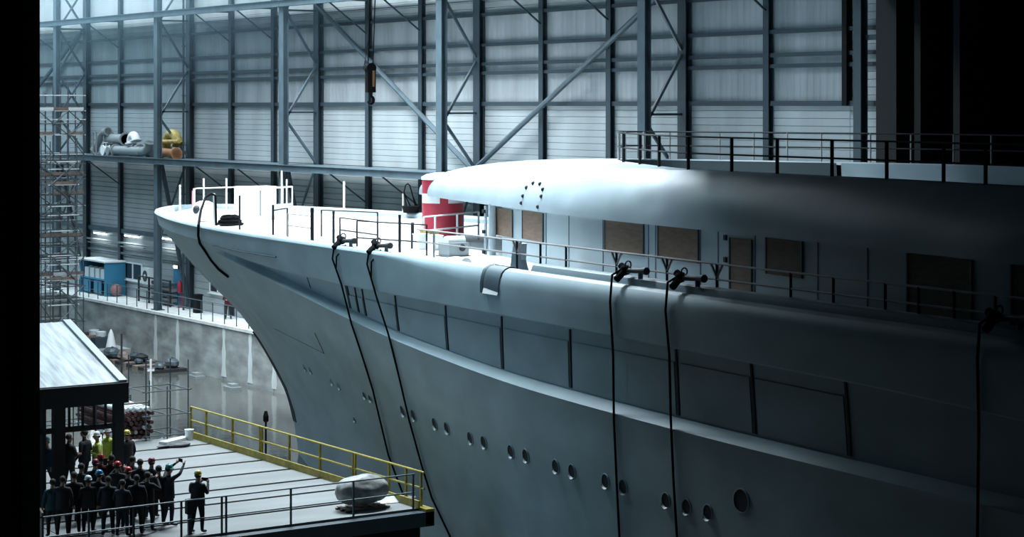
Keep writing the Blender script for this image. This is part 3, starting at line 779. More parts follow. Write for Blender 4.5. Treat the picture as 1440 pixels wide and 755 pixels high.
def rail_run(name, p0, p1, stations, h, mids, m_rail, m_post, label, cat, r=0.03, pw=0.05, double=(), group=None):
    t = thing(name, (p0[0], p0[1], p0[2]), label, cat, group)
    p0, p1 = Vector(p0), Vector(p1)
    for z, nm in [(h, 'top_rail')] + [(mz, 'mid_rail') for mz in mids]:
        mb = MB(); mb.tube([p0 + Vector((0, 0, z)), p1 + Vector((0, 0, z))], r, 8); wpart(mb, nm, m_rail, t)
    for i, s in enumerate(stations):
        p = p0 + (p1 - p0) * s; offs = (-0.07, 0.07) if i in double else (0,)
        for o_ in offs:
            d = (p1 - p0).normalized() * o_
            mb = MB(); mb.box((p.x + d.x - pw/2, p.y + d.y - pw/2, p.z), (p.x + d.x + pw/2, p.y + d.y + pw/2, p.z + h)); wpart(mb, 'post', m_post, t)
    return t
def sty(xs, X):   # stations along a rail of constant X from picture columns
    return [onX(x, 600, X).y for x in xs]
Xr = PX - 0.12
Ys = sty((290, 327, 367, 407, 450, 498, 547, 571, 592), Xr); y0, y1 = PY1 - 0.05, PY0 + 0.05
Ys[-1] = max(Ys[-1], y1); Ys[0] = min(Ys[0], y0 - 0.3)
rail_run('yellow_railing', (Xr, y0, 0.03), (Xr, y1, 0.03), [0] + [(y0 - y) / (y0 - y1) for y in Ys], 1.05, (0.55,), M['yellow'], M['yellow'],
         'yellow steel railing along the dock side of the platform', 'railing', 0.035, 0.07, double=(3, 6))
xr0 = onY(30, 730, PY0 + 0.1).x; xr1 = onY(583, 700, PY0 + 0.1).x
Xs = [onY(x, 700, PY0 + 0.1).x for x in (60, 125, 188, 255, 315, 409, 497, 581)]
rail_run('front_railing', (xr0, PY0 + 0.1, 0), (xr1, PY0 + 0.1, 0), [(x - xr0) / (xr1 - xr0) for x in Xs], 1.06, (0.5,), M['steelblue'], M['steeldark'],
         'thin dark railing across the front of the platform before the visitors', 'railing', 0.024, 0.05, double=(4,))
# control post
p = gz(261, 749, 0); t = thing('control_post', (p.x, PY0 + 0.45, 0), 'short dark post with a control box between crowd and lone visitor', 'post')
mb = MB(); mb.box((p.x - 0.05, PY0 + 0.4, 0), (p.x + 0.05, PY0 + 0.5, 0.75)); wpart(mb, 'shaft', M['steeldark'], t)
mb = MB(); mb.box((p.x - 0.11, PY0 + 0.36, 0.6), (p.x + 0.11, PY0 + 0.54, 1.02)); wpart(mb, 'box', M['fascia'], t)
# signal post over the water side
p = gz(382, 668, 0); t = thing('signal_post', (PX + 0.35, p.y, -0.4), 'thin black post with a small lamp head outside the yellow railing', 'post')
p = onX(382, 640, PX + 0.35)
t.location = (PX + 0.12, p.y, -0.3)
mb = MB(); mb.tube([(PX + 0.12, p.y, -0.3), (PX + 0.12, p.y, 1.5)], 0.035, 8); wpart(mb, 'shaft', M['black'], t)
mb = MB(); mb.lathe([(0.05, 1.2), (0.1, 1.25), (0.1, 1.42), (0.05, 1.6)], (PX + 0.12, p.y, 0), 10); wpart(mb, 'lamp_head', M['black'], t)

# ------------------------------------------------------------------ big grey sack
p = gz(509, 713, 0); p.y = PY0 + 1.0; p = Vector((onY(509, 700, PY0 + 1.0).x, PY0 + 1.0, 0))
mb = MB(); n, mm = 28, 16; rows = []
for i in range(mm + 1):
    ph = PI * i / mm; r = []
    for k in range(n):
        a = 2 * PI * k / n; rr = math.sin(ph) ** 0.75
        wob = 1 + 0.05 * math.sin(5 * a + 3 * ph) + 0.04 * math.sin(9 * a - 4 * ph)
        x = -0.88 * math.cos(ph); y = 0.52 * rr * math.cos(a) * wob; z = 0.46 * rr * math.sin(a) * wob * (1.06 if math.sin(a) > 0 else 0.92)
        r.append((x, y, z + 0.50))
    rows.append(r)
mb.grid(rows, close=True); o = mb.build('bulging_sack', M['sack'], None, 50, (p.x, p.y, 0.06))
tag(o, 'big shiny grey bulging sack lying by the platform corner', 'sack')
t = thing('pallet', (p.x, p.y, 0), 'low dark pallet under the big grey sack', 'pallet')
for dy in (-0.3, 0, 0.3): 
    mb = MB(); mb.box((p.x - 0.75, p.y + dy - 0.05, 0), (p.x + 0.8, p.y + dy + 0.05, 0.06)); wpart(mb, 'bearer', M['plank'], t)
for dx in (-0.6, -0.3, 0, 0.3, 0.6): 
    mb = MB(); mb.box((p.x + dx - 0.07, p.y - 0.4, 0.06), (p.x + dx + 0.07, p.y + 0.4, 0.085)); wpart(mb, 'slat', M['plank'], t)
p = Vector((onY(556, 705, PY0 + 1.5).x, PY0 + 1.5, 0))
mb = MB(); mb.add([(-0.75, -0.2, 0.02), (0.3, -0.45, 0.02), (0.85, 0.15, 0.03), (0.1, 0.55, 0.12), (-0.5, 0.4, 0.16), (0, 0, 0.2)], [(0,1,5),(1,2,5),(2,3,5),(3,4,5),(4,0,5),(4,3,2,1,0)])
tag(mb.build('plastic_sheet', M['pipe'], None, None, (p.x, p.y, 0)), 'crumpled pale sheet on the slabs right of the grey sack', 'sheet')
# white plank, dark bag, bucket near the far end
a, b_ = gz(229, 625, 0), gz(262, 617, 0)
mb = MB(); mb.bar((a.x, a.y, 0.05), (b_.x, b_.y, 0.05), 0.35, 0.1); tag(mb.build('board', M['palebars']), 'white board lying on the platform by the white bucket', 'board')
p = gz(253, 628, 0); mb = MB(); mb.ell((0, 0, 0.07), (0.42, 0.3, 0.09), 14, 8, 0.08); mb.ell((-0.6, 0.1, 0.05), (0.3, 0.12, 0.05), 10, 6, 0.1)
tag(mb.build('folded_tarp', M['fascia'], None, 60, (p.x, p.y, 0)), 'dark tarp bundle lying flat on the far slabs', 'tarp')
p = gz(266, 618, 0); mb = MB(); mb.lathe([(0.13, 0), (0.17, 0.36), (0.18, 0.38), (0.15, 0.38), (0.14, 0.33)], (0, 0, 0), 16)
t = tag(mb.build('bucket', M['white'], None, 40, (p.x, p.y, 0)), 'white bucket at the start of the yellow railing', 'bucket')
# stack of rusty tubes
t = thing('tube_rack', (gz(200, 615, 0).x, gz(200, 615, 0).y, 0), 'stack of dark red and pale scaffold tubes on the far end of the platform', 'tube stack')
e = gz(222, 618, 0); xe, ye = e.x, e.y
for lay in range(7):
    for c_ in range(6):
        mb = MB(); xo = xe - 1.3 + c_ * 0.2 + (0.1 if lay % 2 else 0); z = 0.14 + lay * 0.17; j = random.uniform(-0.15, 0.15)
        mb.tube([(xo, ye + j + 0.1, z), (xo, ye + 4.6 + j, z)], 0.075, 8); wpart(mb, 'tube', M['palebars'] if (lay == 6 or (lay * 5 + c_ * 3) % 11 == 0) else M['rust'], t)
for y in (ye + 0.6, ye + 2.3, ye + 4.0):
    for z in (0.03, 1.33):
        mb = MB(); mb.box((xe - 1.5, y - 0.05, z - 0.03), (xe - 0.1, y + 0.05, z + 0.03)); wpart(mb, 'bearer', M['plank'], t)
    for x in (xe - 1.5, xe - 0.1):
        mb = MB(); mb.tube([(x, y, 0), (x, y, 1.42)], 0.035, 6); wpart(mb, 'stake', M['galv'], t)
# ------------------------------------------------------------------ scaffolds
def scaffold(name, x0, y0, z0, nx, ny, dx, dy, levels, top, label, decks=(), pale=True, seed=1, braces=True, r=0.035):
    rnd = random.Random(seed); t = thing(name, (x0, y0, z0), label, 'scaffold'); l = t.location
    for i in range(nx + 1):
        for j in range(ny + 1):
            h = top + rnd.uniform(-0.7, 0.5)
            mb = MB(); mb.tube([(x0 + i*dx, y0 + j*dy, z0), (x0 + i*dx, y0 + j*dy, h)], r, 6); wpart(mb, 'standard', M['galv'], t)
    for z in levels:
        for j in range(ny + 1):
            for zz in ((z,) if z not in decks else (z, z + 0.95)):
                mb = MB(); mb.tube([(x0 - 0.15, y0 + j*dy, zz), (x0 + nx*dx + 0.15, y0 + j*dy, zz)], r, 6); wpart(mb, 'ledger', M['galv'] if (j + int(z * 2)) % 3 or not pale else M['palebars'], t)
        for i in range(nx + 1):
            mb = MB(); mb.tube([(x0 + i*dx, y0 - 0.15, z), (x0 + i*dx, y0 + ny*dy + 0.15, z)], r, 6); wpart(mb, 'transom', M['galv'], t)
        if z in decks:
            for i in range(nx):
                if rnd.random() < 0.2: continue
                for k in range(3):
                    mb = MB(); mb.box((x0 + i*dx + 0.03, y0 + 0.05 + k * 0.3, z + 0.03), (x0 + (i+1)*dx - 0.03, y0 + 0.33 + k * 0.3, z + 0.09)); wpart(mb, 'deck_plank', M['plank'], t)
                mb = MB(); mb.box((x0 + i*dx, y0 - 0.04, z + 0.03), (x0 + (i+1)*dx, y0, z + 0.22)); wpart(mb, 'toe_board', M['palebars'] if rnd.random() < 0.35 else M['plank'], t)
    if braces:
        for k, (a, b_) in enumerate(zip(levels, levels[1:])):
            for i in range(nx):
                if rnd.random() < 0.3: continue
                xa, xb = x0 + i*dx, x0 + (i+1)*dx
                if (k + i) % 2: xa, xb = xb, xa
                mb = MB(); mb.tube([(xa, y0 - 0.05, a), (xb, y0 - 0.05, b_)], r, 6); wpart(mb, 'brace', M['galv'], t)
    return t
lv = [-1.0, 0.4, 1.2, 1.9, 3.0, 3.7, 4.3, 5.6, 6.2, 6.9, 8.1, 8.8, 9.4, 10.6, 11.3, 12.1]
sc = scaffold('scaffold_tower', 45.6, 121.5, -2.6, 4, 3, 0.98, 1.3, lv, 13.6, 'tall dense scaffold tower of tubes and boards at the far end of the dock', decks=(1.9, 4.3, 6.9, 8.1, 10.6, 12.1), seed=3)
scaffold('scaffold_stair', 46.5, 119.3, -2.6, 1, 1, 1.7, 1.5, [-1.2, 0.3, 1.8, 3.3, 4.8, 6.3, 7.6, 9.0], 10.2, 'slim scaffold stair bay between the tower and the quay wall', decks=(1.8, 4.8, 7.6), seed=5)
for s_ in range(6):
    z = 0.3 + 1.5 * s_; mb = MB(); mb.bar((48.1, 119.2, z), (46.6, 119.2, z + 1.4), 0.05, 0.12, up=(0, 1, 0)); wpart(mb, 'stringer', M['galv'], [o for o in bpy.data.objects if o.name == 'scaffold_stair'][0])
p = gz(222, 612, 0); q_ = gz(255, 610, 0)
scaffold('guard_scaffold', 31.35, PY1 - 0.3, -0.2, 2, 1, 0.85, 1.6, [0.15, 0.9, 1.8], 2.6, 'small open scaffold frame standing behind the tube stack', braces=False, pale=False, seed=2, r=0.024)
scaffold('dock_scaffold', 28.4, PY1 + 3.4, -3.2, 2, 1, 1.6, 1.0, [0.3, 1.3], 2.2, 'thin tube scaffold rising from the water behind the platform', braces=False, pale=False, seed=9, r=0.024)

# ------------------------------------------------------------------ pavilion
YP = 59.6; e = onY(178, 537, YP); XE = e.x; ZE = e.z
rdg = [gg for gg in [onY(85, 452, YP + 4.6)]][0]
pav = thing('pavilion', (XE - 4, YP, 0), 'glazed visitor pavilion with white sheet roof on the platform', 'pavilion')
XL = 12.0; ZR = zat(XE, YP + 4.6, 452); XE2 = onY(84, 452, YP + 4.6).x
nsh = 9
for i in range(nsh):
    a, b_ = i / nsh, (i + 1) / nsh
    xa0, xb0 = XL + (XE - 0.1 - XL) * a, XL + (XE - 0.1 - XL) * b_
    for sg in (1, -1):
        yf = YP if sg > 0 else YP + 9.2
        mb = MB(); rows = []
        for k in range(9):
            t_ = k / 8; h = 0.008 * (k % 2)
            rows.append([(xa0 + (xb0 - xa0) * t_, yf, ZE + h), (xa0 + (xb0 - xa0) * t_, YP + 4.6, ZR + h)])
        mb.grid(rows); wpart(mb, 'roof_sheet', M['roofsheet'], pav)
for sg, yf in ((1, YP), (-1, YP + 9.2)):
    mb = MB(); mb.bar((XE - 0.12, yf, ZE + 0.02), (XE - 0.12, YP + 4.6, ZR + 0.02), 0.26, 0.12); wpart(mb, 'verge_trim', M['pipe'], pav)
mb = MB(); mb.box((XL, YP - 0.15, ZE - 0.62), (XE, YP, ZE)); wpart(mb, 'fascia', M['fascia'], pav)
mb = MB(); mb.box((XL, YP, ZE - 0.3), (XE - 0.1, YP + 9.2, ZE - 0.12)); wpart(mb, 'ceiling_panel', M['fascia'], pav)
mb = MB(); mb.box((XL, YP - 0.05, ZE - 0.04), (XE - 0.02, YP + 0.06, ZE + 0.03)); wpart(mb, 'gutter', M['galv'], pav)
for x, wd in ((168, 0.3), (84, 0.36), (62, 0.12)):
    X = onY(x, 600, YP).x
    for yy in (YP + 0.1, YP + 9.0):
        mb = MB(); mb.box((X - wd/2, yy - 0.12, 0), (X + wd/2, yy + 0.12, ZE - 0.3)); wpart(mb, 'post', M['fascia'], pav)
zc1 = zat(onY(110, 600, YP).x, YP, 603)
mb = MB(); mb.box((XL, YP, zc1 - 0.08), (XE - 0.3, YP + 0.1, zc1 + 0.08)); wpart(mb, 'transom', M['fascia'], pav)
mb = MB(); mb.box((XL, YP + 8.95, zc1 - 0.05), (XE - 0.3, YP + 9.05, zc1 + 0.05)); wpart(mb, 'transom', M['fascia'], pav)
for x in (98, 117, 133, 149):
    X = onY(x, 600, YP).x
    mb = MB(); mb.box((X - 0.03, YP, zc1), (X + 0.03, YP + 0.08, ZE - 0.55)); wpart(mb, 'mullion', M['fascia'], pav)
for (xa, za, xb, zb) in ((95, 0.25, 165, -0.15),):
    mb = MB(); mb.bar((onY(95, 600, YP + 3).x, YP + 3, ZE - 0.5), (onY(165, 600, YP + 3).x, YP + 3, zc1 + 0.2), 0.05, 0.1); wpart(mb, 'tie_bar', M['fascia'], pav)

# ------------------------------------------------------------------ people
SKIN = mat('skin', (0.35, 0.21, 0.16), 0.6)
CL = {'black': (0.010, 0.011, 0.014), 'navy': (0.012, 0.02, 0.04), 'grey': (0.03, 0.032, 0.035), 'hivis': (0.42, 0.48, 0.10), 'maroon': (0.10, 0.012, 0.02), 'darkblue': (0.02, 0.06, 0.12), 'teal': (0.012, 0.05, 0.06), 'orange': (0.45, 0.12, 0.03)}
HC = {'red': (0.42, 0.02, 0.03), 'blue': (0.03, 0.20, 0.42), 'white': (0.7, 0.72, 0.72), 'yellow': (0.60, 0.50, 0.10), 'teal': (0.04, 0.22, 0.22), 'darkred': (0.20, 0.015, 0.03), 'paleblue': (0.20, 0.42, 0.55)}
def cloth(c): return mat('cloth_' + c, CL[c], 0.85, n=1, nscale=8, dark=0.75, light=1.2)
def helm(c): return mat('helmet_' + c, HC[c], 0.35)
boot = mat('boots', (0.01, 0.01, 0.01), 0.6); shoe_w = mat('pale_shoes', (0.6, 0.6, 0.6), 0.6)
def person(x, y, face, h, pose, top, legs, label, helmet=None, hair=(0.02, 0.015, 0.012), group='visitors on the platform', feet=None, tail=None):
    """face: heading in radians, 0 = +Y"""
    k = h / 1.78
    sk = {}; ed = []
    def V(n, x_, y_, z_, r): sk[n] = (Vector((x_, y_, z_)), r)
    lean = 0.05 if pose == 'phone' else 0.0
    V('pel', 0, 0, 0.95, 0.145); V('bel', 0, 0.01, 1.10, 0.14); V('che', 0, 0.0, 1.30, 0.16); V('nec0', 0, -0.005, 1.46, 0.075); V('nec', 0, 0.005, 1.53, 0.058); V('hd0', 0, 0.02, 1.60, 0.075)
    ed += [('pel', 'bel'), ('bel', 'che'), ('che', 'nec0'), ('nec0', 'nec'), ('nec', 'hd0')]
    sway = random.uniform(-0.03, 0.03)
    BK = 1.0
    for s, sd in ((-1, 'L'), (1, 'R')):
        fy = 0.05 * s + sway
        if pose == 'stride': fy = 0.28 * s
        V('hip' + sd, 0.095*s, 0, 0.90, 0.105); V('kne' + sd, 0.115*s, fy*0.5 + 0.025, 0.50, 0.068); V('ank' + sd, 0.125*s, fy - 0.02, 0.09, 0.046); V('toe' + sd, 0.15*s, fy + 0.16, 0.045, 0.042)
        ed += [('pel', 'hip'+sd), ('hip'+sd, 'kne'+sd), ('kne'+sd, 'ank'+sd), ('ank'+sd, 'toe'+sd)]
        V('sho' + sd, 0.18*s, -0.01, 1.41, 0.075)
        if pose == 'overhead':
            el = (0.36*s, 0.14, 1.58); wr = (0.20*s, 0.34, 1.80)
        elif pose == 'phone':
            el = (0.25*s, 0.06, 1.15); wr = ((0.11*s), 0.34, 1.42)
        elif pose == 'photo':
            el = (0.33*s, 0.10, 1.26); wr = (0.13*s, 0.30, 1.55)
        elif pose == 'folded':
            el = (0.27*s, 0.02, 1.13); wr = (-0.03*s, 0.24, 1.17 + 0.03*s)
        else:
            el = (0.25*s, -0.03, 1.13); wr = (0.265*s, 0.08 + 0.05*random.random(), 0.89)
        V('elb' + sd, *el, 0.050); V('wri' + sd, *wr, 0.034)
        ed += [('che', 'sho'+sd), ('sho'+sd, 'elb'+sd), ('elb'+sd, 'wri'+sd)]
    names = list(sk); idx = {n_: i for i, n_ in enumerate(names)}
    me = bpy.data.meshes.new('body_skel'); me.from_pydata([sk[n_][0] for n_ in names], [(idx[a], idx[b]) for a, b in ed], [])
    o = bpy.data.objects.new('body_skel', me); C.objects.link(o)
    md = o.modifiers.new('s', 'SKIN'); md.use_smooth_shade = True
    for i, n_ in enumerate(names):
        sv = me.skin_vertices[0].data[i]; r = sk[n_][1]
        sv.radius = (r, r * (0.78 if n_ in ('pel', 'bel', 'che') else 1.0)); sv.use_root = (n_ == 'pel')
    sb = o.modifiers.new('d', 'SUBSURF'); sb.levels = 1; sb.render_levels = 1
    dg = bpy.context.evaluated_depsgraph_get(); em = bpy.data.meshes.new_from_object(o.evaluated_get(dg))
    bm = bmesh.new(); bm.from_mesh(em)
    for f in bm.faces:
        c = f.calc_center_median(); z = c.z; mi = 1
        if z < 0.97 and abs(c.x) < 0.24: mi = 2
        if z < 0.13: mi = 3
        if z > 1.50 and abs(c.x) < 0.09 and c.y < 0.12: mi = 0
        f.material_index = mi; f.smooth = True
    # head with face features, hands with five fingers, joined into the same mesh
    def ball(c, r, n=12, m=8, mi=0):
        res = bmesh.ops.create_uvsphere(bm, u_segments=n, v_segments=m, radius=1.0)
        for v in res['verts']: v.co = Vector((v.co.x*r[0], v.co.y*r[1], v.co.z*r[2])) + Vector(c)
        for f in {f for v in res['verts'] for f in v.link_faces}: f.material_index = mi; f.smooth = True
    ball((0, 0.03, 1.675), (0.076, 0.098, 0.115)); ball((0, 0.045, 1.61), (0.055, 0.07, 0.05))
    ball((0, 0.13, 1.665), (0.012, 0.02, 0.025), 6, 5)
    for s in (-1, 1):
        ball((0.03*s, 0.112, 1.69), (0.013, 0.012, 0.009), 6, 5, 4); ball((0.078*s, 0.02, 1.67), (0.01, 0.022, 0.032), 6, 5)
    ball((0, 0.118, 1.625), (0.025, 0.012, 0.007), 6, 5, 5)
    ball((0, 0.0, 1.70), (0.084, 0.098, 0.10), 12, 8, 4)
    for s, sd in ((-1, 'L'), (1, 'R')):
        wv = sk['wri'+sd][0]; d = (wv - sk['elb'+sd][0]).normalized()
        if pose in ('overhead', 'phone', 'photo'): d = (d + Vector((-0.5*s, 0.1, 0.5))).normalized()
        sdv = d.cross(Vector((0, 1, 0.2))).normalized(); nrm = sdv.cross(d)
        pal = wv + d * 0.055
        mbh = MB(); mbh.tube([wv - d*0.01, wv + d*0.03, wv + d*0.085], [0.028, 0.038, 0.036], 8)
        for fi, (off, ln) in enumerate(((-0.028, 0.068), (-0.010, 0.078), (0.010, 0.072), (0.028, 0.056))):
            a = wv + d*0.075 + sdv*off; b1_ = a + d*ln*0.5 + nrm*0.008; c1 = b1_ + d*ln*0.35 + nrm*0.028
            mbh.tube([a, b1_, c1], [0.0095, 0.009, 0.007], 5)
        a = wv + d*0.02 - sdv*0.025*s; mbh.tube([a, a + d*0.03 - sdv*0.03*s, a + d*0.058 - sdv*0.034*s + nrm*0.012], [0.012, 0.011, 0.008], 5)
        bv = [bm.verts.new(p_) for p_ in mbh.v]
        for f_ in mbh.f:
            try: ff = bm.faces.new([bv[i] for i in f_]); ff.material_index = 0; ff.smooth = True
            except ValueError: pass
    bm.verts.ensure_lookup_table()
    for v in bm.verts: v.co = Vector((v.co.x * k * 1.13, v.co.y * k * 1.13, v.co.z * k))
    m2 = bpy.data.meshes.new('body'); bm.to_mesh(m2); bm.free()
    hm_ = mat('dark_hair', hair, 0.8); lp = mat('lips', (0.25, 0.10, 0.09), 0.6)
    for mm_ in (SKIN, cloth(top), cloth(legs), feet or boot, hm_, lp): m2.materials.append(mm_)
    bpy.data.objects.remove(o); bpy.data.meshes.remove(em); bpy.data.meshes.remove(me)
    root = thing('person', (x, y, 0), label, 'person', group, rz=face)
    b = bpy.data.objects.new('body', m2); C.objects.link(b); b.parent = root
    # jacket hem as clothing
    mb = MB(); n = 16; rows = []
    for z, r in ((1.36, 0.185), (1.15, 0.19), (1.0, 0.198), (0.84, 0.205), (0.83, 0.19)):
        rows.append([(r*1.12*math.cos(2*PI*j/n)*k, r*0.85*math.sin(2*PI*j/n)*k, z*k) for j in range(n)])
    mb.grid(rows, close=True); mb.build('jacket', cloth(top), root, 60)
    if helmet:
        mb = MB(); prof = [(0.128, 1.705), (0.112, 1.712), (0.110, 1.745), (0.098, 1.79), (0.070, 1.822), (0.03, 1.835), (0.002, 1.838)]
        mb.lathe([(r*k, z*k) for r, z in prof], (0, 0.015*k, 0), 18)
        mb.tube([(0, -0.09*k, 1.80*k), (0, 0.0, 1.842*k), (0, 0.10*k, 1.80*k)], 0.012*k, 6)
        hh = mb.build('helmet', helm(helmet), root, 50)
        mb = MB(); mb.add([(0.09*k*math.sin(a), (0.03 + 0.15*math.cos(a))*k, 1.700*k) for a in [PI*(-0.5+j/8) for j in range(9)]] + [(0.09*k*math.sin(a), (0.03 + 0.15*math.cos(a))*k, 1.712*k) for a in [PI*(-0.5+j/8) for j in range(9)]], [tuple(range(9)), tuple(range(17, 8, -1))] + [(i, i+1, i+10, i+9) for i in range(8)])
        mb.build('visor', helm(helmet), hh)
    return root
def crowd(px, ytop, face, pose, top, legs, label, helmet=None, h=1.78, ymin=None, **kw):
    hd = 1.84 * h / 1.78 if helmet else h * 1.02
    d = (EYE - hd) * F_PX / (ytop - HORIZON); xc = (px - 720) / F_PX * d
    X, Y = CS*xc + SN*d, -SN*xc + CS*d
    if Y < PY0 + 0.45:
        Y = PY0 + 0.45; X = onY(px, 700, Y).x
    return person(X, Y, face, h, pose, top, legs, label, helmet, **kw)
FW = -math.radians(35)
crowd(278, 661, FW - 0.35, 'phone', 'black', 'black', 'man standing alone in dark overalls, pale yellow helmet, raising a phone', 'yellow')
crowd(237, 652, FW - 0.9, 'overhead', 'black', 'navy', 'person with both arms raised overhead taking a picture, teal helmet', 'teal')
crowd(223, 653, FW - 0.2, 'stand', 'black', 'black', 'bareheaded person in black between the arm-raiser and the maroon helmet', None)
crowd(213, 643, FW, 'stand', 'navy', 'black', 'person in dark jacket and maroon helmet, tallest at the right of the crowd', 'darkred')
crowd(197, 644, FW + 0.2, 'stand', 'black', 'black', 'dark haired person in black left of the maroon helmet', None)
crowd(186, 640, FW - 0.4, 'folded', 'grey', 'black', 'dark haired person in grey behind the front row', None)
crowd(180, 656, FW + 0.1, 'stand', 'black', 'black', 'person in black with red and pale helmet at front centre', 'red')
crowd(165, 648, FW - 0.1, 'photo', 'black', 'navy', 'person in black with red helmet beside the pavilion post', 'red')
crowd(142, 638, FW + 0.5, 'stand', 'maroon', 'black', 'person in dark red jacket and red helmet under the pavilion edge', 'red')
crowd(134, 645, FW, 'stand', 'black', 'black', 'person in black and red helmet, left of the dark red jacket', 'darkred', h=1.74)
crowd(139, 660, FW - 0.3, 'stand', 'navy', 'black', 'person in navy jacket with bright blue helmet in front row', 'blue')
crowd(124, 668, FW + 0.3, 'folded', 'grey', 'black', 'shorter person in grey jacket left of the blue helmet', 'white', h=1.66)
crowd(179, 604, FW + 0.9, 'stand', 'black', 'black', 'person with yellow helmet behind the right pavilion post', 'yellow')
crowd(152, 600, FW + 2.4, 'stand', 'hivis', 'black', 'person in yellow-green high visibility jacket and white helmet', 'white')
crowd(137, 606, FW + 2.0, 'folded', 'hivis', 'black', 'person in yellow vest left of the white helmeted visitor', 'white')
crowd(119, 603, FW + 1.2, 'stand', 'black', 'black', 'tall person in black standing inside the pavilion', None, h=1.9)
crowd(97, 609, FW - 0.6, 'folded', 'black', 'black', 'broad person in black at the left inside the pavilion', None, h=1.86)
crowd(66, 614, FW + 2.6, 'stride', 'darkblue', 'black', 'person in dark blue jacket, pale blue helmet and white shoes at far left', 'paleblue', feet=shoe_w)
crowd(74, 672, FW + 0.4, 'stand', 'teal', 'black', 'person in teal jacket low at the left edge of the crowd', None, h=1.66)
crowd(88, 668, FW, 'stand', 'black', 'black', 'person in black beside the teal jacket at the left of the crowd', None, h=1.75)
crowd(104, 662, FW + 0.3, 'folded', 'black', 'black', 'person in black with dark hair, third from the left in front', None, h=1.8)
crowd(114, 650, FW - 0.2, 'stand', 'black', 'black', 'person in black half behind the grey jacket', None)
crowd(152, 668, FW + 0.2, 'stand', 'black', 'black', 'bareheaded person in black right of the blue helmet', None, h=1.72)
crowd(172, 673, FW - 0.2, 'folded', 'black', 'black', 'short bareheaded person in black at front centre near the rail', None, h=1.65)
crowd(192, 666, FW + 0.1, 'stand', 'black', 'black', 'bareheaded person in black near the rail right of centre', None, h=1.74)
crowd(207, 662, FW - 0.3, 'photo', 'black', 'black', 'bareheaded person in black raising both hands below the maroon helmet', None, h=1.76)
crowd(157, 638, FW + 0.2, 'stand', 'black', 'black', 'bareheaded person in black deep in the crowd beside the post', None)
# phone held by the lone visitor, camera of the arm-raiser
for nm, px, py, dpt, lab, cat in (('phone', 286, 670, 0.42, 'small dark phone in the raised hands of the lone visitor', 'phone'), ('camera_phone', 246, 651, 0.5, 'small black camera held overhead by the arm-raiser', 'camera')):
    pr = [o for o in bpy.data.objects if o.get('label', '').startswith('man standing alone' if nm == 'phone' else 'person with both arms')][0]
    bpy.context.view_layer.update()
    if nm == 'phone': loc = pr.matrix_world @ Vector((0, 0.42, 1.50))
    else: loc = pr.matrix_world @ Vector((0, 0.40, 1.90))
    mb = MB(); mb.box((-0.11, -0.01, -0.05), (0.11, 0.01, 0.05)); mb.box((-0.09, 0.01, 0.0), (-0.06, 0.016, 0.03))
    o = mb.build(nm, M['rubber'], None, None, loc); o.rotation_euler = (0, 0, pr.rotation_euler.z); tag(o, lab, cat)

# ================================================================== THINGS ON THE SHIP
# red tank
p = gz(623, 338, 7.28); r = 0.80
t = thing('red_tank', (p.x, p.y, 7.28), 'upright red cylinder tank with white lid and white bands on the foredeck', 'tank')
mb = MB(); mb.lathe([(r, 7.28), (r, 9.62)], (p.x, p.y, 0), 36); wpart(mb, 'drum', M['red'], t, 40)
mb = MB(); mb.lathe([(r + 0.03, 9.60), (r + 0.03, 9.70), (r * 0.8, 9.80), (r * 0.4, 9.86), (0.02, 9.88)], (p.x, p.y, 0), 36); wpart(mb, 'lid', M['white'], t, 40)
def arcplate(a0, a1, z0, z1, m_, nm):
    mb = MB(); n = 10; rows = []
    for i in range(n + 1):
        a = a0 + (a1 - a0) * i / n; c, s = math.cos(a), math.sin(a)
        rows.append([(p.x + (r + d)*c, p.y + (r + d)*s, z) for d, z in ((0.002, z0), (0.012, z0), (0.012, z1), (0.002, z1))])
    mb.grid(rows, close=True); wpart(mb, nm, m_, t, 40)
va = math.atan2(-p.y, -p.x)      # towards the viewer
arcplate(va - 1.35, va - 0.15, 8.72, 9.08, M['white'], 'white_band'); arcplate(va + 0.25, va + 1.3, 8.72, 8.98, M['white'], 'white_band')
mb = MB(); mb.lathe([(r + 0.05, 7.28), (r + 0.05, 7.36)], (p.x, p.y, 0), 36); wpart(mb, 'base_ring', M['steelblue'], t)
mb = MB(); mb.box((p.x + 0.55, p.y + 0.5, 9.6), (p.x + 0.95, p.y + 0.8, 9.75)); wpart(mb, 'lid_lug', M['red'], t)
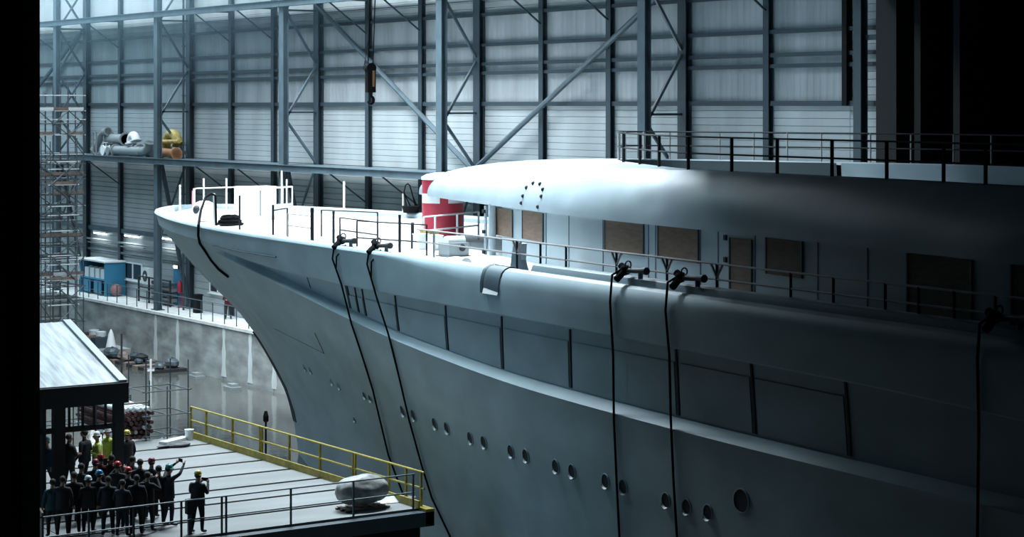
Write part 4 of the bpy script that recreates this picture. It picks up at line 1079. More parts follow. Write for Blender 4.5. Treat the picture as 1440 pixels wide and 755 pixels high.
# generator
g = gz(638, 360, 7.25); t = thing('generator', (g.x, g.y, 7.25), 'pale machine box with round black port in front of the red tank', 'generator')
mb = MB(); mb.box((g.x - 0.4, g.y - 0.35, 7.27), (g.x + 0.4, g.y + 0.35, 7.72)); wpart(mb, 'casing', M['pipe'], t)
mb = MB(); mb.lathe([(0.2, -0.35), (0.2, 0.35)], (g.x + 0.05, g.y + 0.05, 7.74), 20, 'x'); wpart(mb, 'drum', M['white'], t, 40)
mb = MB(); mb.lathe([(0.12, -0.02), (0.12, 0.03), (0.1, 0.03)], (g.x + 0.12, g.y - 0.37, 7.55), 18, 'y'); wpart(mb, 'port', M['seam'], t)
mb = MB(); mb.box((g.x - 0.48, g.y - 0.4, 7.2), (g.x + 0.48, g.y + 0.4, 7.28)); wpart(mb, 'skid', M['galv'], t)
for k_, (px, py, s) in enumerate(((604, 350, 0.5), (592, 351, 0.42), (612, 352, 0.4))):
    g = gz(px, py, 7.25); mb = MB(); mb.box((-s/2, -s/2, 0), (s/2, s/2, s*1.3)); mb.box((-s/2 - 0.02, -s/2 - 0.02, s*1.3), (s/2 + 0.02, s/2 + 0.02, s*1.3 + 0.04))
    o = mb.build('crate', M['pipeyellow'] if k_ == 0 else M['white'], None, None, (g.x, g.y, 7.24)); tag(o, ['dull yellow crate on the foredeck left of the machine box', 'small white crate, leftmost before the red tank', 'white crate tucked against the machine box'][k_], 'crate')
# white box at the bow with its frame
a = gz(358, 300, 7.25)
mb = MB(); u_ = 40.2; pc = S(u_, -2.8, 0)
t = thing('white_deck_box', (pc.x, pc.y, 7.3), 'tall white box cabinet on the far side of the bow deck', 'cabinet')
pc = gz(359, 309, 7.3); pc = Vector((pc.x, pc.y, 0)); t.location = (pc.x, pc.y, 7.3); zt_ = zat(pc.x, pc.y, 264)
mb = MB(); mb.box((pc.x - 0.8, pc.y - 0.5, 7.28), (pc.x + 0.8, pc.y + 0.5, zt_)); wpart(mb, 'cabinet_body', M['white'], t)
mb = MB(); mb.box((pc.x - 0.85, pc.y - 0.55, zt_), (pc.x + 0.85, pc.y + 0.55, zt_ + 0.06)); wpart(mb, 'lid', M['white'], t)
mb = MB(); mb.box((pc.x - 0.03, pc.y - 0.51, 7.5), (pc.x + 0.03, pc.y - 0.505, zt_ - 0.1)); wpart(mb, 'door_gap', M['pipe'], t)
# framed rail stand beside it
t = thing('rail_frame', (0, 0, 0), 'white tube frame gate standing right of the white bow box', 'frame'); a = gz(384, 309, 7.3); b_ = gz(411, 307, 7.3); t.location = (a.x, a.y, 7.3)
zt_ = zat(a.x, a.y, 264)
for z in (zt_, 7.95, 7.6): mb = MB(); mb.tube([(a.x, a.y, z), (b_.x, b_.y, z)], 0.035, 8); wpart(mb, 'rail', M['railwhite'], t)
for q_ in (a, b_, (a + b_) / 2): mb = MB(); mb.tube([(q_.x, q_.y, 7.2), (q_.x, q_.y, zt_)], 0.035, 8); wpart(mb, 'post', M['railwhite'], t)
# pink tipped frame on the bow
t = thing('bow_guard_frame', (0, 0, 0), 'thin pale tube frame with a pinkish left leg on the bow', 'frame'); a = gz(273, 309, 7.3); b_ = gz(337, 306, 7.3); t.location = (a.x, a.y, 7.3); zt_ = zat(a.x, a.y, 265)
mb = MB(); mb.tube([(a.x, a.y, 7.2), (a.x, a.y, zt_ - 0.08), (a.x + 0.1, a.y, zt_), (b_.x, b_.y, zt_)], 0.025, 8); wpart(mb, 'top_tube', M['railwhite'], t)
mb = MB(); mb.tube([(b_.x, b_.y, 7.2), (b_.x, b_.y, zt_)], 0.02, 8); wpart(mb, 'leg', M['railwhite'], t)
mb = MB(); mb.tube([(a.x - 0.06, a.y, 7.2), (a.x - 0.06, a.y, zt_ - 0.1)], 0.05, 8); lg = wpart(mb, 'leg', mat('pink_tube', (0.75, 0.40, 0.45), 0.5), t); lg['label'] = 'pinkish leg'
# bollard drum with black hole
g = gz(287, 309, 7.3); t = thing('fairlead_drum', (g.x, g.y, 7.3), 'squat white drum with a round black opening on the bow', 'fairlead')
mb = MB(); mb.lathe([(0.62, 7.26), (0.60, 7.7), (0.45, 8.02), (0.2, 8.14), (0.02, 8.16)], (g.x, g.y, 0), 24); wpart(mb, 'shell', M['white'], t, 50)
d_ = Vector((-g.x, -g.y, 0)).normalized(); side = Vector((d_.y, -d_.x, 0)); side = side if side.x < 0 else -side
c_ = Vector((g.x, g.y, 7.78)) + d_ * 0.42 + side * 0.33
mb = MB(); mb.ell(c_, (0.17, 0.17, 0.2), 14, 8); wpart(mb, 'opening', M['seam'], t, 60)
# black bundle
g = gz(323, 316, 7.28); mb = MB(); rnd = random.Random(4)
for k_ in range(9):
    rr = 0.42 - 0.03 * (k_ % 3); z = 0.04 + 0.045 * k_
    mb.tube([(rr * (1 - k_ * 0.05) * 1.4 * math.cos(a) + rnd.uniform(-.02, .02), rr * (1 - k_ * 0.05) * math.sin(a), z + rnd.uniform(-.02, .02)) for a in [2*PI*j/20 for j in range(21)]], 0.045, 6)
mb.ell((0, 0, 0.14), (0.5, 0.35, 0.2), 14, 8, 0.05)
t = mb.build('cable_coil', M['rubber'], None, 60, (g.x, g.y, 7.27)); tag(t, 'heap of coiled black cable on the white bow deck', 'cable coil')
# hose arching over the gunwale near the bow and down the hull
u_h, z_h = hull_hit(281, 331); ph_ = []
base = gz(304, 318, 7.28); ph_ += [Vector((base.x, base.y, 7.3)), Vector((base.x - 0.02, base.y, 8.0))]
dd = base; zt_ = zat(base.x, base.y, 272)
up_ = gz(300, 318, 7.28); ph_.append(Vector((up_.x + 0.1, up_.y, zt_ - 0.1))); ph_.append(Vector((up_.x - 0.1, up_.y, zt_))); ph_.append(Vector((up_.x - 0.35, up_.y + 0.02, zt_ - 0.15)))
u2, z2 = hull_hit(281, 329); g2 = S(u2, halfb(u2, 7.3) + 0.05, 7.45); 
ph_.append((ph_[-1] + g2) / 2 + Vector((-0.05, 0, 0.05))); ph_.append(g2)
for x, y in ((279, 331), (281, 342), (288, 352), (297, 366), (308, 379), (321, 389)):
    u, z = hull_hit(x, y, 0.05); ph_.append(S(u, halfb(u, z) + 0.06, z))
mb = MB(); mb.tube(ph_, 0.055, 8); tag(mb.build('black_hose', M['rubber'], None, 60), 'black hose arching over the bow edge and down the hull', 'hose')
# basket with loops by the red tank
g = gz(578, 301, 7.4); t = thing('hose_basket', (g.x, g.y, 7.45), 'black basket with tall hose loops left of the red tank', 'basket')
zt_ = zat(g.x, g.y, 258); 
mb = MB(); mb.lathe([(0.36, 7.46), (0.42, 7.75), (0.43, 7.78), (0.38, 7.78)], (g.x, g.y, 0), 16); wpart(mb, 'tub', M['rubber'], t)
for dx in (-0.28, 0.02):
    mb = MB(); mb.tube([(g.x + dx * 0.8 - 0.02, g.y, 7.7), (g.x - 0.38, g.y, zt_ - 0.4), (g.x - 0.3, g.y, zt_ - 0.08), (g.x - 0.18, g.y, zt_), (g.x - 0.06, g.y, zt_ - 0.1), (g.x + 0.1, g.y, zt_ - 0.6), (g.x + 0.34 + dx * 0.3, g.y, 7.7)], 0.03, 6); wpart(mb, 'hose_loop', M['rubber'], t, 60)
# mooring fittings and ropes on the hull
fit_px = [(474, 352, 470, 0, 'foremost'), (521, 358, 518, 1, 'second from the bow'), (870, 400, 860, 2, 'third, behind the notch'), (947, 410, 938, 3, 'fourth'), (1388, 484, 1377, 4, 'aftmost, in the dark')]
rope_px = [[(466, 360), (479, 400), (493, 455), (508, 500), (523, 548), (545, 640), (572, 712), (585, 750)],
           [(515, 362), (529, 420), (545, 470), (560, 530), (574, 590), (592, 655), (606, 700), (632, 755)],
           [(859, 407), (861, 500), (862, 590), (866, 680), (870, 760)], [(938, 415), (940, 500), (942, 590), (946, 680), (951, 760)], [(1376, 490), (1375, 600), (1373, 760)]]
rope_lab = ['black rope hanging down the bow from the foremost clamp', 'black rope hanging down the hull from the second clamp', 'black rope hanging straight from the clamp at the third place', 'black rope hanging beside a round window, fourth from the bow', 'black rope in the darkness at the far right of the hull']
fit_lab = ['foremost dark clamp on the white gunwale', 'dark clamp just right of the foremost one on the gunwale', 'dark clamp on the bulwark under the plywood windows', 'dark clamp right of the one below the plywood windows', 'barely lit clamp at the far right on the bulwark']
for (px, py, hx, i, _) in fit_px:
    # point on the gunwale
    on = halfb; pts = []
    u, z = hull_hit(hx, rope_px[i][0][1] + 4)
    z0 = 7.5 if u > 5 else 7.72
    b0 = halfb(u, 7.3); off = 0.30 if u > 5 else 0.45
    t = thing('mooring_clamp', S(u, b0 - off, z0), fit_lab[i], 'clamp', 'clamps holding the ropes on the gunwale')
    c0 = S(u, b0 - off, z0)
    mb = MB(); mb.ell(c0 + Vector((0, 0, 0.14)), (0.17, 0.17, 0.14), 10, 6, 0.12); mb.tube([c0 - EU * 0.1 + NV * 0.35 + Vector((0, 0, -0.1)), c0 + Vector((0, 0, 0.15)), c0 + EU * 0.2 + Vector((0, 0, 0.25))], 0.1, 8); wpart(mb, 'rope_lashing', M['rope'], t, 60)
    mb = MB(); mb.tube([c0 + Vector((0, 0, 0.12)), c0 - EU * 0.65 + Vector((0, 0, 0.16)), c0 - EU * 1.05 + Vector((0, 0, 0.18))], [0.07, 0.075, 0.11], 10); wpart(mb, 'clamp_arm', M['fascia'], t, 40)
    mb = MB(); mb.tube([c0 - EU * 0.75 + Vector((0, 0, -0.06)), c0 - EU * 0.75 + Vector((0, 0, 0.15))], 0.07, 8); wpart(mb, 'foot', M['steelblue'], t)
    mb = MB(); mb.tube([c0 + EU*-0.15 + Vector((0.1*math.cos(a), 0, 0.3 + 0.1*math.sin(a))) for a in [2*PI*j/12 for j in range(13)]], 0.022, 6); wpart(mb, 'ring', M['fascia'], t)
    # rope
    R_ = [c0 + Vector((0, 0, 0.22)), S(u, b0 - 0.02, z0 + 0.02), S(u, b0 + 0.05, 7.0)]
    for (x, y) in rope_px[i][1:]:
        uu, zz = hull_hit(x, y, 0.09); R_.append(S(uu, halfb(uu, zz) + 0.06, zz))
    uu, zz = (R_[-1] - O).dot(EU), R_[-1].z
    R_.append(S(uu, halfb(uu, -3.0) + 0.12, -3.05))
    mb = MB(); mb.tube(R_, 0.034, 8); o = mb.build('mooring_rope', M['rope'], None, 60); tag(o, rope_lab[i], 'rope', 'ropes hanging down the hull')
    if i < 2:
        mb = MB(); mb.tube([c0 + EU*-0.35, S(u - 0.35, b0 + 0.06, 7.1), R_[3] + (R_[2]-R_[3])*0.6], 0.03, 6); wpart(mb, 'sling', M['rope'], t, 60)
# ================================================================== FAR SIDE OF THE DOCK
# quay railing
Xq = XQ + 0.25; y0, y1 = onX(112, 420, Xq).y, 62.0; n = int((y0 - y1) / 1.5)
rail_run('quay_railing', (Xq, y0, 0), (Xq, y1, 0), [i / n for i in range(n + 1)], 1.1, (0.55,), M['steelblue'], M['steeldark'], 'thin steel railing along the far quay edge', 'railing', 0.022, 0.045)
# windows in the low wall
def window(xa, xb, ya, yb, n_):
    a = onX(xa, ya, XS - 0.08); b_ = onX(xb, yb, XS - 0.08); zt_ = a.z; zb = onX(xa, yb, XS - 0.08).z
    t = thing(n_, (XS - 0.08, (a.y + b_.y)/2, zb), 'window', None, kind='structure')
    t['label'] = {'window_1': 'two pane window in the block wall between blue shelter and air conditioner', 'window_2': 'dark window partly hidden behind the bow'}[n_]
    y_hi, y_lo = a.y, b_.y; X = XS - 0.1
    for (ya_, yb_) in ((y_hi, (y_hi + y_lo)/2), ((y_hi + y_lo)/2, y_lo)):
        mb = MB(); mb.box((X, yb_ + 0.06, zb + 0.06), (X + 0.03, ya_ - 0.06, zt_ - 0.06)); wpart(mb, 'pane', M['glass'], t)
    for y in (y_hi, (y_hi + y_lo)/2, y_lo): mb = MB(); mb.box((X - 0.05, y - 0.05, zb), (X + 0.04, y + 0.05, zt_)); wpart(mb, 'frame', M['white'], t)
    for z in (zb, zt_): mb = MB(); mb.box((X - 0.05, y_lo, z - 0.04), (X + 0.04, y_hi, z + 0.04)); wpart(mb, 'frame', M['white'], t)
    mb = MB(); mb.box((X - 0.14, y_lo - 0.1, zb - 0.1), (X + 0.04, y_hi + 0.1, zb - 0.04)); wpart(mb, 'sill', M['white'], t)
window(175, 200, 368, 391, 'window_1'); window(296, 318, 385, 410, 'window_2')
# blue open shelter with white sacks
ya, yb = onX(121, 400, XS - 1.2).y, onX(155, 400, XS - 1.2).y
t = thing('blue_shelter', (XS - 1.2, ya, 0), 'blue steel open cabinet with a pale roof holding white containers', 'cabinet')
zt_ = onX(140, 367, XS - 1.2).z; X0, X1 = XS - 1.6, XS - 0.15
for y in (ya, yb): mb = MB(); mb.box((X0, y - 0.06, 0), (X1, y + 0.06, zt_)); wpart(mb, 'side_panel', M['blue'], t)
mb = MB(); mb.box((X1 - 0.05, yb, 0), (X1, ya, zt_)); wpart(mb, 'back_panel', M['steeldark'], t)
mb = MB(); mb.box((X0 - 0.1, yb - 0.15, zt_), (X1, ya + 0.15, zt_ + 0.1)); wpart(mb, 'top', M['palebars'], t)
mb = MB(); mb.box((X0, yb + 0.1, 1.0), (X1 - 0.1, ya - 0.1, 1.1)); wpart(mb, 'shelf', M['blue'], t)
for k_ in range(2): 
    yy = yb + (ya - yb) * (0.28 + 0.45 * k_); mb = MB(); mb.box((X0 - 0.02, yy - 0.6, 0.15), (X0 + 0.04, yy + 0.6, 0.95)); wpart(mb, 'door', M['blue'], t)
for k_ in range(4):
    yy = yb + (ya - yb) * (0.16 + 0.22 * k_); mb = MB(); mb.box((-0.3, -0.33, 0), (0.3, 0.33, 0.62)); mb.lathe([(0.12, 0.62), (0.12, 0.7)], (0, 0, 0), 10)
    tag(mb.build('container', M['white'], None, None, (X0 + 0.45, yy, 1.1)), ['rightmost white container on the blue cabinet shelf', 'white container second from the right in the blue cabinet', 'white container second from the left in the blue cabinet', 'leftmost white container, nearest the scaffold, in the blue cabinet'][k_], 'container', 'white containers in the blue cabinet')
# air conditioner
a = onX(207, 388, XS - 0.3); t = thing('air_conditioner', (XS - 0.06, a.y, a.z - 0.55), 'white wall unit with a round fan right of the window', 'air conditioner')
mb = MB(); mb.box((XS - 0.45, a.y - 0.55, a.z - 0.5), (XS - 0.06, a.y + 0.55, a.z + 0.5)); wpart(mb, 'casing', M['white'], t)
mb = MB(); mb.lathe([(0.36, -0.47), (0.36, -0.44)], (XS, a.y, a.z), 20, 'x'); wpart(mb, 'fan_grille', M['steeldark'], t)
mb = MB(); mb.lathe([(0.12, -0.5), (0.12, -0.44)], (XS, a.y, a.z), 12, 'x'); wpart(mb, 'fan_hub', M['white'], t)
# dark rack
ya, yb = onX(191, 420, XS - 1.2).y, onX(235, 420, XS - 1.2).y; X = XS - 1.0
t = thing('barrier_rack', (X, (ya+yb)/2, 0), 'dark steel barrier frame with stacked grey beams on the far quay', 'rack')
for z in (0.3, 0.95, 1.6): mb = MB(); mb.bar((X, ya, z), (X, yb, z), 0.08, 0.08); wpart(mb, 'rail', M['fascia'], t)
for y in (ya, (ya*2+yb)/3, (ya+yb*2)/3, yb): mb = MB(); mb.box((X - 0.05, y - 0.05, 0), (X + 0.05, y + 0.05, 1.65)); wpart(mb, 'upright', M['fascia'], t)
for k_ in range(4): mb = MB(); mb.box((X + 0.1, yb + 0.3, 0.25 + 0.32*k_), (X + 0.6, ya - 1.7, 0.47 + 0.32*k_)); wpart(mb, 'beam', M['steelblue'] if k_ % 2 else M['pipe'], t)
# blue door, lamp, extinguisher
a = onX(245, 384, XS - 0.1); yb = onX(256, 384, XS - 0.1).y
t = thing('door_2', (XS - 0.1, (a.y+yb)/2, 0), 'bright blue door in the block wall behind the lattice column', None, kind='structure')
mb = MB(); mb.box((XS - 0.16, yb, 0), (XS - 0.08, a.y, 2.35)); wpart(mb, 'door_leaf', mat('door_blue', (0.05, 0.28, 0.50), 0.5), t)
mb = MB(); mb.box((XS - 0.2, yb - 0.08, 2.35), (XS - 0.06, a.y + 0.08, 2.45)); wpart(mb, 'door_frame', M['white'], t)
mb = MB(); mb.box((XS - 0.2, yb + 0.1, 1.0), (XS - 0.16, yb + 0.2, 1.1)); wpart(mb, 'door_handle', M['galv'], t)
a = onX(245, 377, XS - 0.4); t = thing('wall_lamp', (XS - 0.06, a.y, a.z), 'small bright lamp above the blue door', 'lamp')
mb = MB(); mb.box((XS - 0.3, a.y - 0.28, a.z - 0.05), (XS - 0.06, a.y + 0.28, a.z + 0.2)); wpart(mb, 'housing', M['galv'], t)
mb = MB(); mb.box((XS - 0.34, a.y - 0.24, a.z - 0.02), (XS - 0.30, a.y + 0.24, a.z + 0.16)); wpart(mb, 'lens', M['lens'], t)
mb = MB(); X = XS - 0.6; y = onX(253, 412, X).y; mb.lathe([(0.13, 0.9), (0.15, 0.95), (0.15, 1.5), (0.06, 1.62), (0.05, 1.72)], (0, 0, 0), 12)
mb.box((0.10, -0.05, 0), (0.16, 0.05, 1.5)); mb.box((-0.15, -0.15, 0), (0.2, 0.15, 0.04))
t = mb.build('fire_extinguisher', M['red'], None, 40, (X, y, 0)); tag(t, 'red fire extinguisher on a stand near the blue door', 'extinguisher')
mb = MB(); X = XS - 1.1; y = onX(278, 440, X).y; mb.box((-0.2, -0.25, 0), (0.2, 0.25, 1.05)); mb.box((-0.24, -0.29, 1.05), (0.24, 0.29, 1.12))
tag(mb.build('bollard_box', M['black'], None, None, (X, y, 0)), 'black electrical pillar box behind the quay railing', 'pillar box')
X = XS - 1.2; y = onX(321, 430, X).y; person(X, y, 2.6, 1.78, 'folded', 'maroon', 'black', 'lone worker in dark red top on the far quay by the bow', None, group='people on the far quay')
mb = MB(); X = XS - 0.9; y = onX(163, 412, X).y; mb.ell((0, 0, 0.4), (0.4, 0.4, 0.42), 12, 8, 0.08); tag(mb.build('refuse_sack', mat('sack_rose', (0.30, 0.16, 0.16), 0.7), None, 60, (X, y, 0)), 'dull rose coloured sack beside the blue cabinet', 'sack')
# tube lights and conduits
for k_, (px, py) in enumerate(((139, 328), (183, 332), (236, 336))):
    a = onX(px, py, XS - 0.35)
    t = thing('tube_light', (XS - 0.1, a.y, a.z), ['glowing tube light nearest the scaffold tower', 'middle glowing tube light under the girder', 'glowing tube light just right of the slim quay column'][k_], 'light', 'tube lights on the far wall')
    mb = MB(); mb.box((XS - 0.32, a.y - 1.1, a.z + 0.04), (XS - 0.12, a.y + 1.1, a.z + 0.14)); wpart(mb, 'reflector', M['white'], t)
    mb = MB(); mb.tube([(XS - 0.26, a.y - 1.05, a.z - 0.02), (XS - 0.26, a.y + 1.05, a.z - 0.02)], 0.05, 8); wpart(mb, 'tube', M['tubelight'], t)
    mb = MB(); mb.box((XS - 0.14, a.y - 0.05, a.z), (XS - 0.06, a.y + 0.05, a.z + 0.14)); wpart(mb, 'bracket', M['galv'], t)
    l_ = area('tube_glow', (XS - 0.5, a.y, a.z - 0.1), 0.3, 2.0, 30, (0.9, 0.97, 1.0), (0, math.radians(25), 0)); l_.parent = t; l_.matrix_parent_inverse = Matrix.Translation(-t.location)
for k_, z in enumerate((3.45, 3.2, 2.75)):
    mb = MB(); X = XS - 0.3 + 0.06*k_; mb.tube([(X, colY[0] + 4, z), (X, 90, z)], [0.07, 0.05, 0.09][k_], 8)
    for i in range(8): mb.box((X, 92 + i*5.2, z - 0.05), (XS - 0.05, 92.1 + i*5.2, z + 0.05))
    tag(mb.build('wall_conduit', M['pipe'] if k_ < 2 else M['steelblue'], None, 60), ['topmost pale pipe running under the tube lights', 'middle pipe running under the tube lights', 'lowest thick pipe above the window'][k_], 'pipe', 'pipes along the far wall')
# eaves ledge
mb = MB(); mb.box((XS - 0.9, 96, 2.62), (XS - 0.02, colY[0] + 3, 2.7)); 
# drain pipe between chords of the second column
mb = MB(); y = onX(258, 100, XR - 0.9).y; mb.tube([(XR - 0.9, y, 0.0), (XR - 0.9, y, 28.9)], 0.07, 8); 
for z in range(1, 29, 3): mb.box((XR - 0.98, y - 0.1, z), (XR - 0.8, y + 0.1, z + 0.06))
tag(mb.build('drain_pipe', M['steeldark'], None, 60), 'thin dark downpipe beside the column left of the bow', 'pipe')
# ------------------------------------------------------------------ pipework stored on the lower girder
ZG = 9.2; Xg = XF + 1.0
def gy(x): return onX(x, 210, Xg).y
def pipe_item(name, pts, r, m_, label, flanges=(), extra=None):
    base = Vector(pts[0]); t = thing(name, (pts[0][0], pts[0][1], ZG), label, 'pipe', 'pipework stored on the girder shelf')
    mb = MB(); mb.tube(pts, r, 14); wpart(mb, 'pipe_body', m_, t, 50)
    for (i, d) in flanges:
        p0 = Vector(pts[i]); dr = (Vector(pts[i + (1 if i == 0 else -1)]) - p0).normalized()
        mb = MB(); mb.tube([p0, p0 + dr * 0.08], r * 1.35, 16); wpart(mb, 'flange', m_, t)
    return t
def arc(cx, cy, cz, R, a0, a1, n=10): return [(cx, cy + R * math.cos(a), cz + R * math.sin(a)) for a in [a0 + (a1 - a0) * i / n for i in range(n + 1)]]
X = Xg
pipe_item('elbow_pipe', [(X, gy(133), ZG + 0.3)] + [(X, gy(133) + (gy(146) - gy(133)) * i / 4, ZG + 0.3 + 1.2 * i / 4) for i in range(1, 5)] + [(X, gy(152), ZG + 1.55)], 0.22, M['pipe'], 'grey pipe leaning up at the left of the shelf', [(0, 0), (-1, 0)])
pipe_item('storage_pipe', [(X + 0.3, gy(148), ZG + 1.05), (X + 0.3, gy(171), ZG + 1.05)], 0.34, M['pipe'], 'fat grey pipe piece with dark flanges behind the leaning pipe', [(0, 0), (-1, 0)])
pipe_item('storage_pipe', [(X - 0.3, gy(169), ZG + 0.36), (X - 0.3, gy(206), ZG + 0.36)], 0.30, M['pipe'], 'long pale grey pipe lying at the front of the shelf', [(0, 0)])
pipe_item('bent_pipe', [(X - 0.3, gy(206), ZG + 0.36), (X - 0.3, gy(212), ZG + 0.42), (X - 0.3, gy(216), ZG + 0.65), (X - 0.3, gy(217), ZG + 0.95)], 0.28, M['pipe'], 'pale bend at the right end of the long grey pipe', [(-1, 0)])
cy = gy(193); pipe_item('elbow_pipe', arc(X - 0.25, cy, ZG + 0.92, 0.42, -0.3, PI * 0.95), 0.27, M['white'], 'white elbow standing on top of the long grey pipe', [(0, 0), (-1, 0)])
pipe_item('yellow_elbow', arc(X + 0.1, gy(240), ZG + 0.55, 0.95, 0.1, PI * 0.9), 0.30, M['pipeyellow'], 'dull yellow arched pipe right of the column', [(0, 0), (-1, 0)])
pipe_item('storage_pipe', [(X - 0.2, gy(231), ZG + 1.0), (X - 0.2, gy(256), ZG + 1.05)], 0.13, M['pipeyellow'], 'slim yellow pipe crossing in front of the yellow arch', [])
pipe_item('storage_pipe', [(X - 0.3, gy(232), ZG + 0.35), (X - 0.3, gy(255), ZG + 0.3)], 0.28, mat('pipe_orange', (0.36, 0.16, 0.07), 0.6, n=1, nscale=4), 'rusty orange pipe under the yellow arch', [(0, 0), (-1, 0)])
mb = MB()
for y in (gy(143.5), gy(139)):
    for x_ in (X - 0.4, X + 0.4): mb.box((x_ - 0.04, y - 0.04, ZG), (x_ + 0.04, y + 0.04, ZG + 1.5))
mb.box((X - 0.44, gy(143.5) - 0.05, ZG + 1.45), (X + 0.44, gy(139) + 0.05, ZG + 1.5)); mb.box((X - 0.44, gy(143.5) - 0.05, ZG + 0.1), (X + 0.44, gy(139) + 0.05, ZG + 0.15))
tag(mb.build('pipe_cage', M['pipe']), 'pale tube cage frame at the left of the stored pipes', 'frame')
for k_, (px, dz, r) in enumerate(((157, 0.26, 0.26), (164, 0.22, 0.22))):
    y = gy(px); mb = MB(); mb.lathe([(r, -0.25), (r*1.3, -0.25), (r*1.3, -0.18), (r, -0.18), (r, 0.18), (r*1.3, 0.18), (r*1.3, 0.25), (r, 0.25)], (0, 0, dz + 0.08), 14, 'x'); mb.tube([(0, 0, dz), (0, 0, dz + 0.55)], 0.05, 8); mb.lathe([(0.18, dz + 0.55), (0.18, dz + 0.58)], (0, 0, 0), 12)
    tag(mb.build('valve', M['white'] if k_ == 0 else M['pipe'], None, 50, (X - 0.4, y, ZG)), ['white flanged valve in front of the fat grey pipe', 'small grey flanged valve left of the long pipe'][k_], 'valve')
for k_, px in enumerate((178, 184, 201)):
    y = gy(px); mb = MB(); mb.lathe([(0.3, -0.3), (0.38, -0.3), (0.38, -0.2), (0.3, -0.2), (0.3, 0.3)], (0, 0, 0.4), 14, 'y'); mb.box((-0.2, -0.25, 0), (0.2, 0.25, 0.12))
    tag(mb.build('pipe_fitting', M['galv'] if k_ != 1 else M['pipe'], None, 50, (X + 0.5, y, ZG + (0.0))), ['dark flanged fitting behind the long grey pipe, left one', 'pale flanged fitting behind the long grey pipe', 'dark flanged fitting right of the white elbow'][k_], 'fitting')
# ------------------------------------------------------------------ debris on the bank and along the quay foot
dz_ = -2.6
deb = [(165, 500, 'cone_sack', 'white', 'pale cone shaped cover standing on the far bank'), (152, 494, 'crate', 'steeldark', 'dark crate on the bank left of the pale cone'), (176, 503, 'crate', 'plank', 'brown wooden crate right of the pale cone'), (193, 509, 'drum', 'palebars', 'white drum lying on the bank by the quay wall'), (206, 512, 'crate', 'rust', 'rust coloured crate at the water edge'), (217, 514, 'drum', 'steeldark', 'dark drum at the foot of the quay wall'), (142, 490, 'drum', 'palebars', 'pale drum at the scaffold foot')]
for k_, (px, py, kd, mt, lab) in enumerate(deb):
    X = 50.6 - 0.3 * (k_ % 3); q_ = onX(px, py, X); z = -2.6 if q_.y > 119.4 else ZW
    mb = MB()
    if kd == 'cone_sack': mb.lathe([(0.34, 0), (0.3, 0.2), (0.16, 0.9), (0.06, 1.15), (0.02, 1.2)], (0, 0, 0), 14)
    elif kd == 'drum': mb.lathe([(0.32, 0), (0.32, 0.9), (0.28, 0.92), (0.28, 0.88)], (0, 0, 0), 14)
    else:
        mb.box((-0.5, -0.5, 0), (0.5, 0.5, 0.6))
        for e_ in (-0.46, 0, 0.46): mb.box((-0.54, e_ - 0.05, 0.02), (0.54, e_ + 0.05, 0.64))
    y = q_.y if q_.y > 119.6 else 119.7 + k_ * 0.9
    tag(mb.build(kd, M[mt], None, 40, (X, y, -2.6)), lab, kd.replace('_', ' '))
t = thing('timber_raft', (50.4, 113.5, ZW), 'dark floating timber raft heaped with scrap along the quay foot', 'raft')
for k_ in range(9):
    mb = MB(); yy = 110.6 + k_ * 0.85; mb.box((49.4, yy, ZW - 0.1), (51.5, yy + 0.6, ZW + 0.18)); wpart(mb, 'timber', M['plank'] if k_ % 2 else M['fascia'], t)
rnd = random.Random(12)
for k_ in range(10):
    x_, yy, s_ = 49.8 + rnd.random() * 1.2, 111 + rnd.random() * 7, 0.2 + rnd.random() * 0.3
    mb = MB(); mb.ell((x_, yy, ZW + 0.18 + s_ * 0.6), (s_, s_ * 1.3, s_ * 0.7), 8, 5, 0.15); wpart(mb, 'scrap', [M['steeldark'], M['palebars'], M['plank'], M['fascia']][k_ % 4] if k_ % 4 != 1 else M['galv'], t)
for px, py, lab in ((276, 531, 'small pale float block moored at the quay foot'), (327, 547, 'low pale float block nearer the bow at the quay foot')):
    q_ = gz(px, py, ZW); mb = MB(); mb.box((-0.3, -0.55, -0.1), (0.3, 0.55, 0.14)); mb.box((-0.2, -0.35, 0.14), (0.2, 0.3, 0.3)); X = min(q_.x, XQ - 0.75)
    tag(mb.build('float_block', M['pipe'], None, None, (X, q_.y, ZW)), lab, 'float', 'floats at the quay foot')
for px, py, yt, lab in ((171, 532, 469, 'thin mooring pole standing in the water near the pavilion roof'), (212, 545, 505, 'thin pale pole in the water right of the pavilion')):
    q_ = gz(px, py, ZW); mb = MB(); mb.tube([(0, 0, -0.3), (0, 0, zat(q_.x, q_.y, yt) - ZW)], 0.06, 8); mb.box((-0.2, -0.04, 0.9), (0.2, 0.04, 1.0)); tag(mb.build('mooring_pole', M['fascia'] if px == 171 else M['palebars'], None, None, (q_.x, q_.y, ZW)), lab, 'pole')
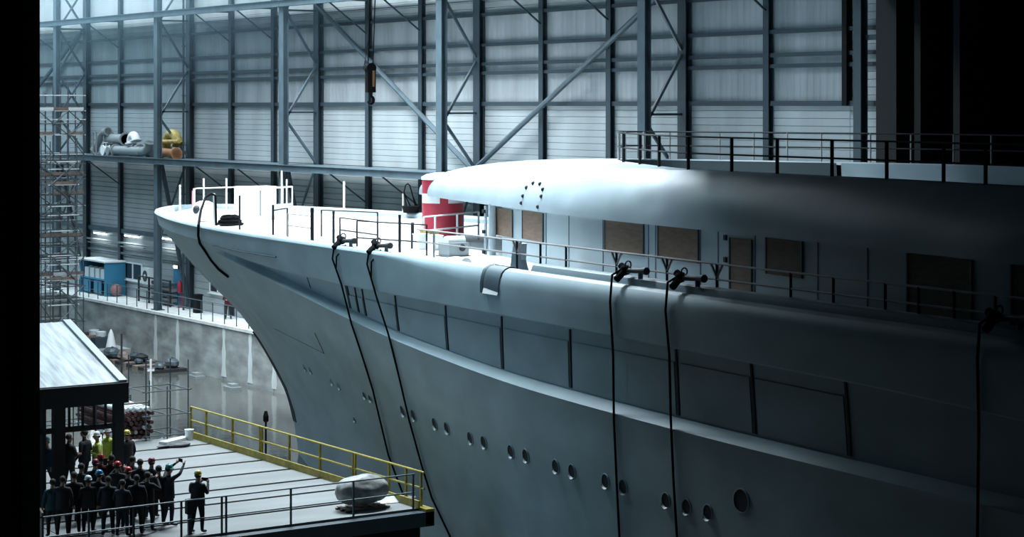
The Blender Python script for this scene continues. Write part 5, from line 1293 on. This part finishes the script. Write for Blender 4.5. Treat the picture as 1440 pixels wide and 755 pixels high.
# ------------------------------------------------------------------ crane hook
Yh = 78.0; q_ = onY(521, 100, Yh); X = q_.x
t = thing('crane_hook', (X, Yh, zat(X, Yh, 145)), 'yellow and black crane hook block hanging on cables before the wall', 'crane hook')
z0, z1, z2 = zat(X, Yh, 146), zat(X, Yh, 130), zat(X, Yh, 96)
mb = MB(); mb.box((X - 0.20, Yh - 0.12, z1), (X + 0.20, Yh + 0.12, z2)); mb.lathe([(0.24, -0.1), (0.24, 0.1)], (X, Yh, z2), 16, 'y'); wpart(mb, 'sheave_block', M['rubber'], t)
mb = MB(); mb.box((X + 0.03, Yh - 0.14, z1 + 0.25), (X + 0.13, Yh - 0.12, z2 - 0.1)); wpart(mb, 'cheek_plate', M['hookyellow'], t)
mb = MB(); pts = [(X, Yh, z1)] + [(X + 0.15 * math.sin(a), Yh, (z0 + 0.16) + 0.16 * math.cos(a)) for a in [0.2 + 4.2 * j / 10 for j in range(11)]]; mb.tube(pts, [0.07] * 8 + [0.06, 0.05, 0.04, 0.02], 8); wpart(mb, 'hook', M['rubber'], t, 60)
mb = MB(); mb.box((X - 1.4, Yh - 20, 27.6), (X - 0.4 + 1.6, Yh + 30, 28.4)); 
for dx, x2 in ((-0.12, 0.15), (0.12, 0.42)):
    mb = MB(); mb.tube([(X + dx, Yh, z2), (X + x2 + (0.25 if dx > 0 else 0.1), Yh, 28.95)], 0.025, 6); wpart(mb, 'cable', M['rope'], t)
mb = MB(); mb.tube([(X - 0.03, Yh, z2 - 0.3), (X - 0.35, Yh, z2 - 0.05), (X - 0.05, Yh, z2 + 1.5), (X + 0.1, Yh, z2 + 6), (X + 0.2, Yh, 28.95)], 0.015, 5); wpart(mb, 'cable', M['rope'], t)
# leaning board at the near left of the platform
mb = MB(); a = Vector((onY(72, 690, PY0 + 0.3).x, PY0 + 0.3, 0)); mb.bar((a.x - 0.15, PY0 + 0.7, 0.0), (a.x - 0.35, PY0 + 0.15, 1.25), 0.25, 0.05, up=(1, 0, 0)); tag(mb.build('leaning_board', M['plank']), 'grey brown board leaning on the front railing at the left', 'board')
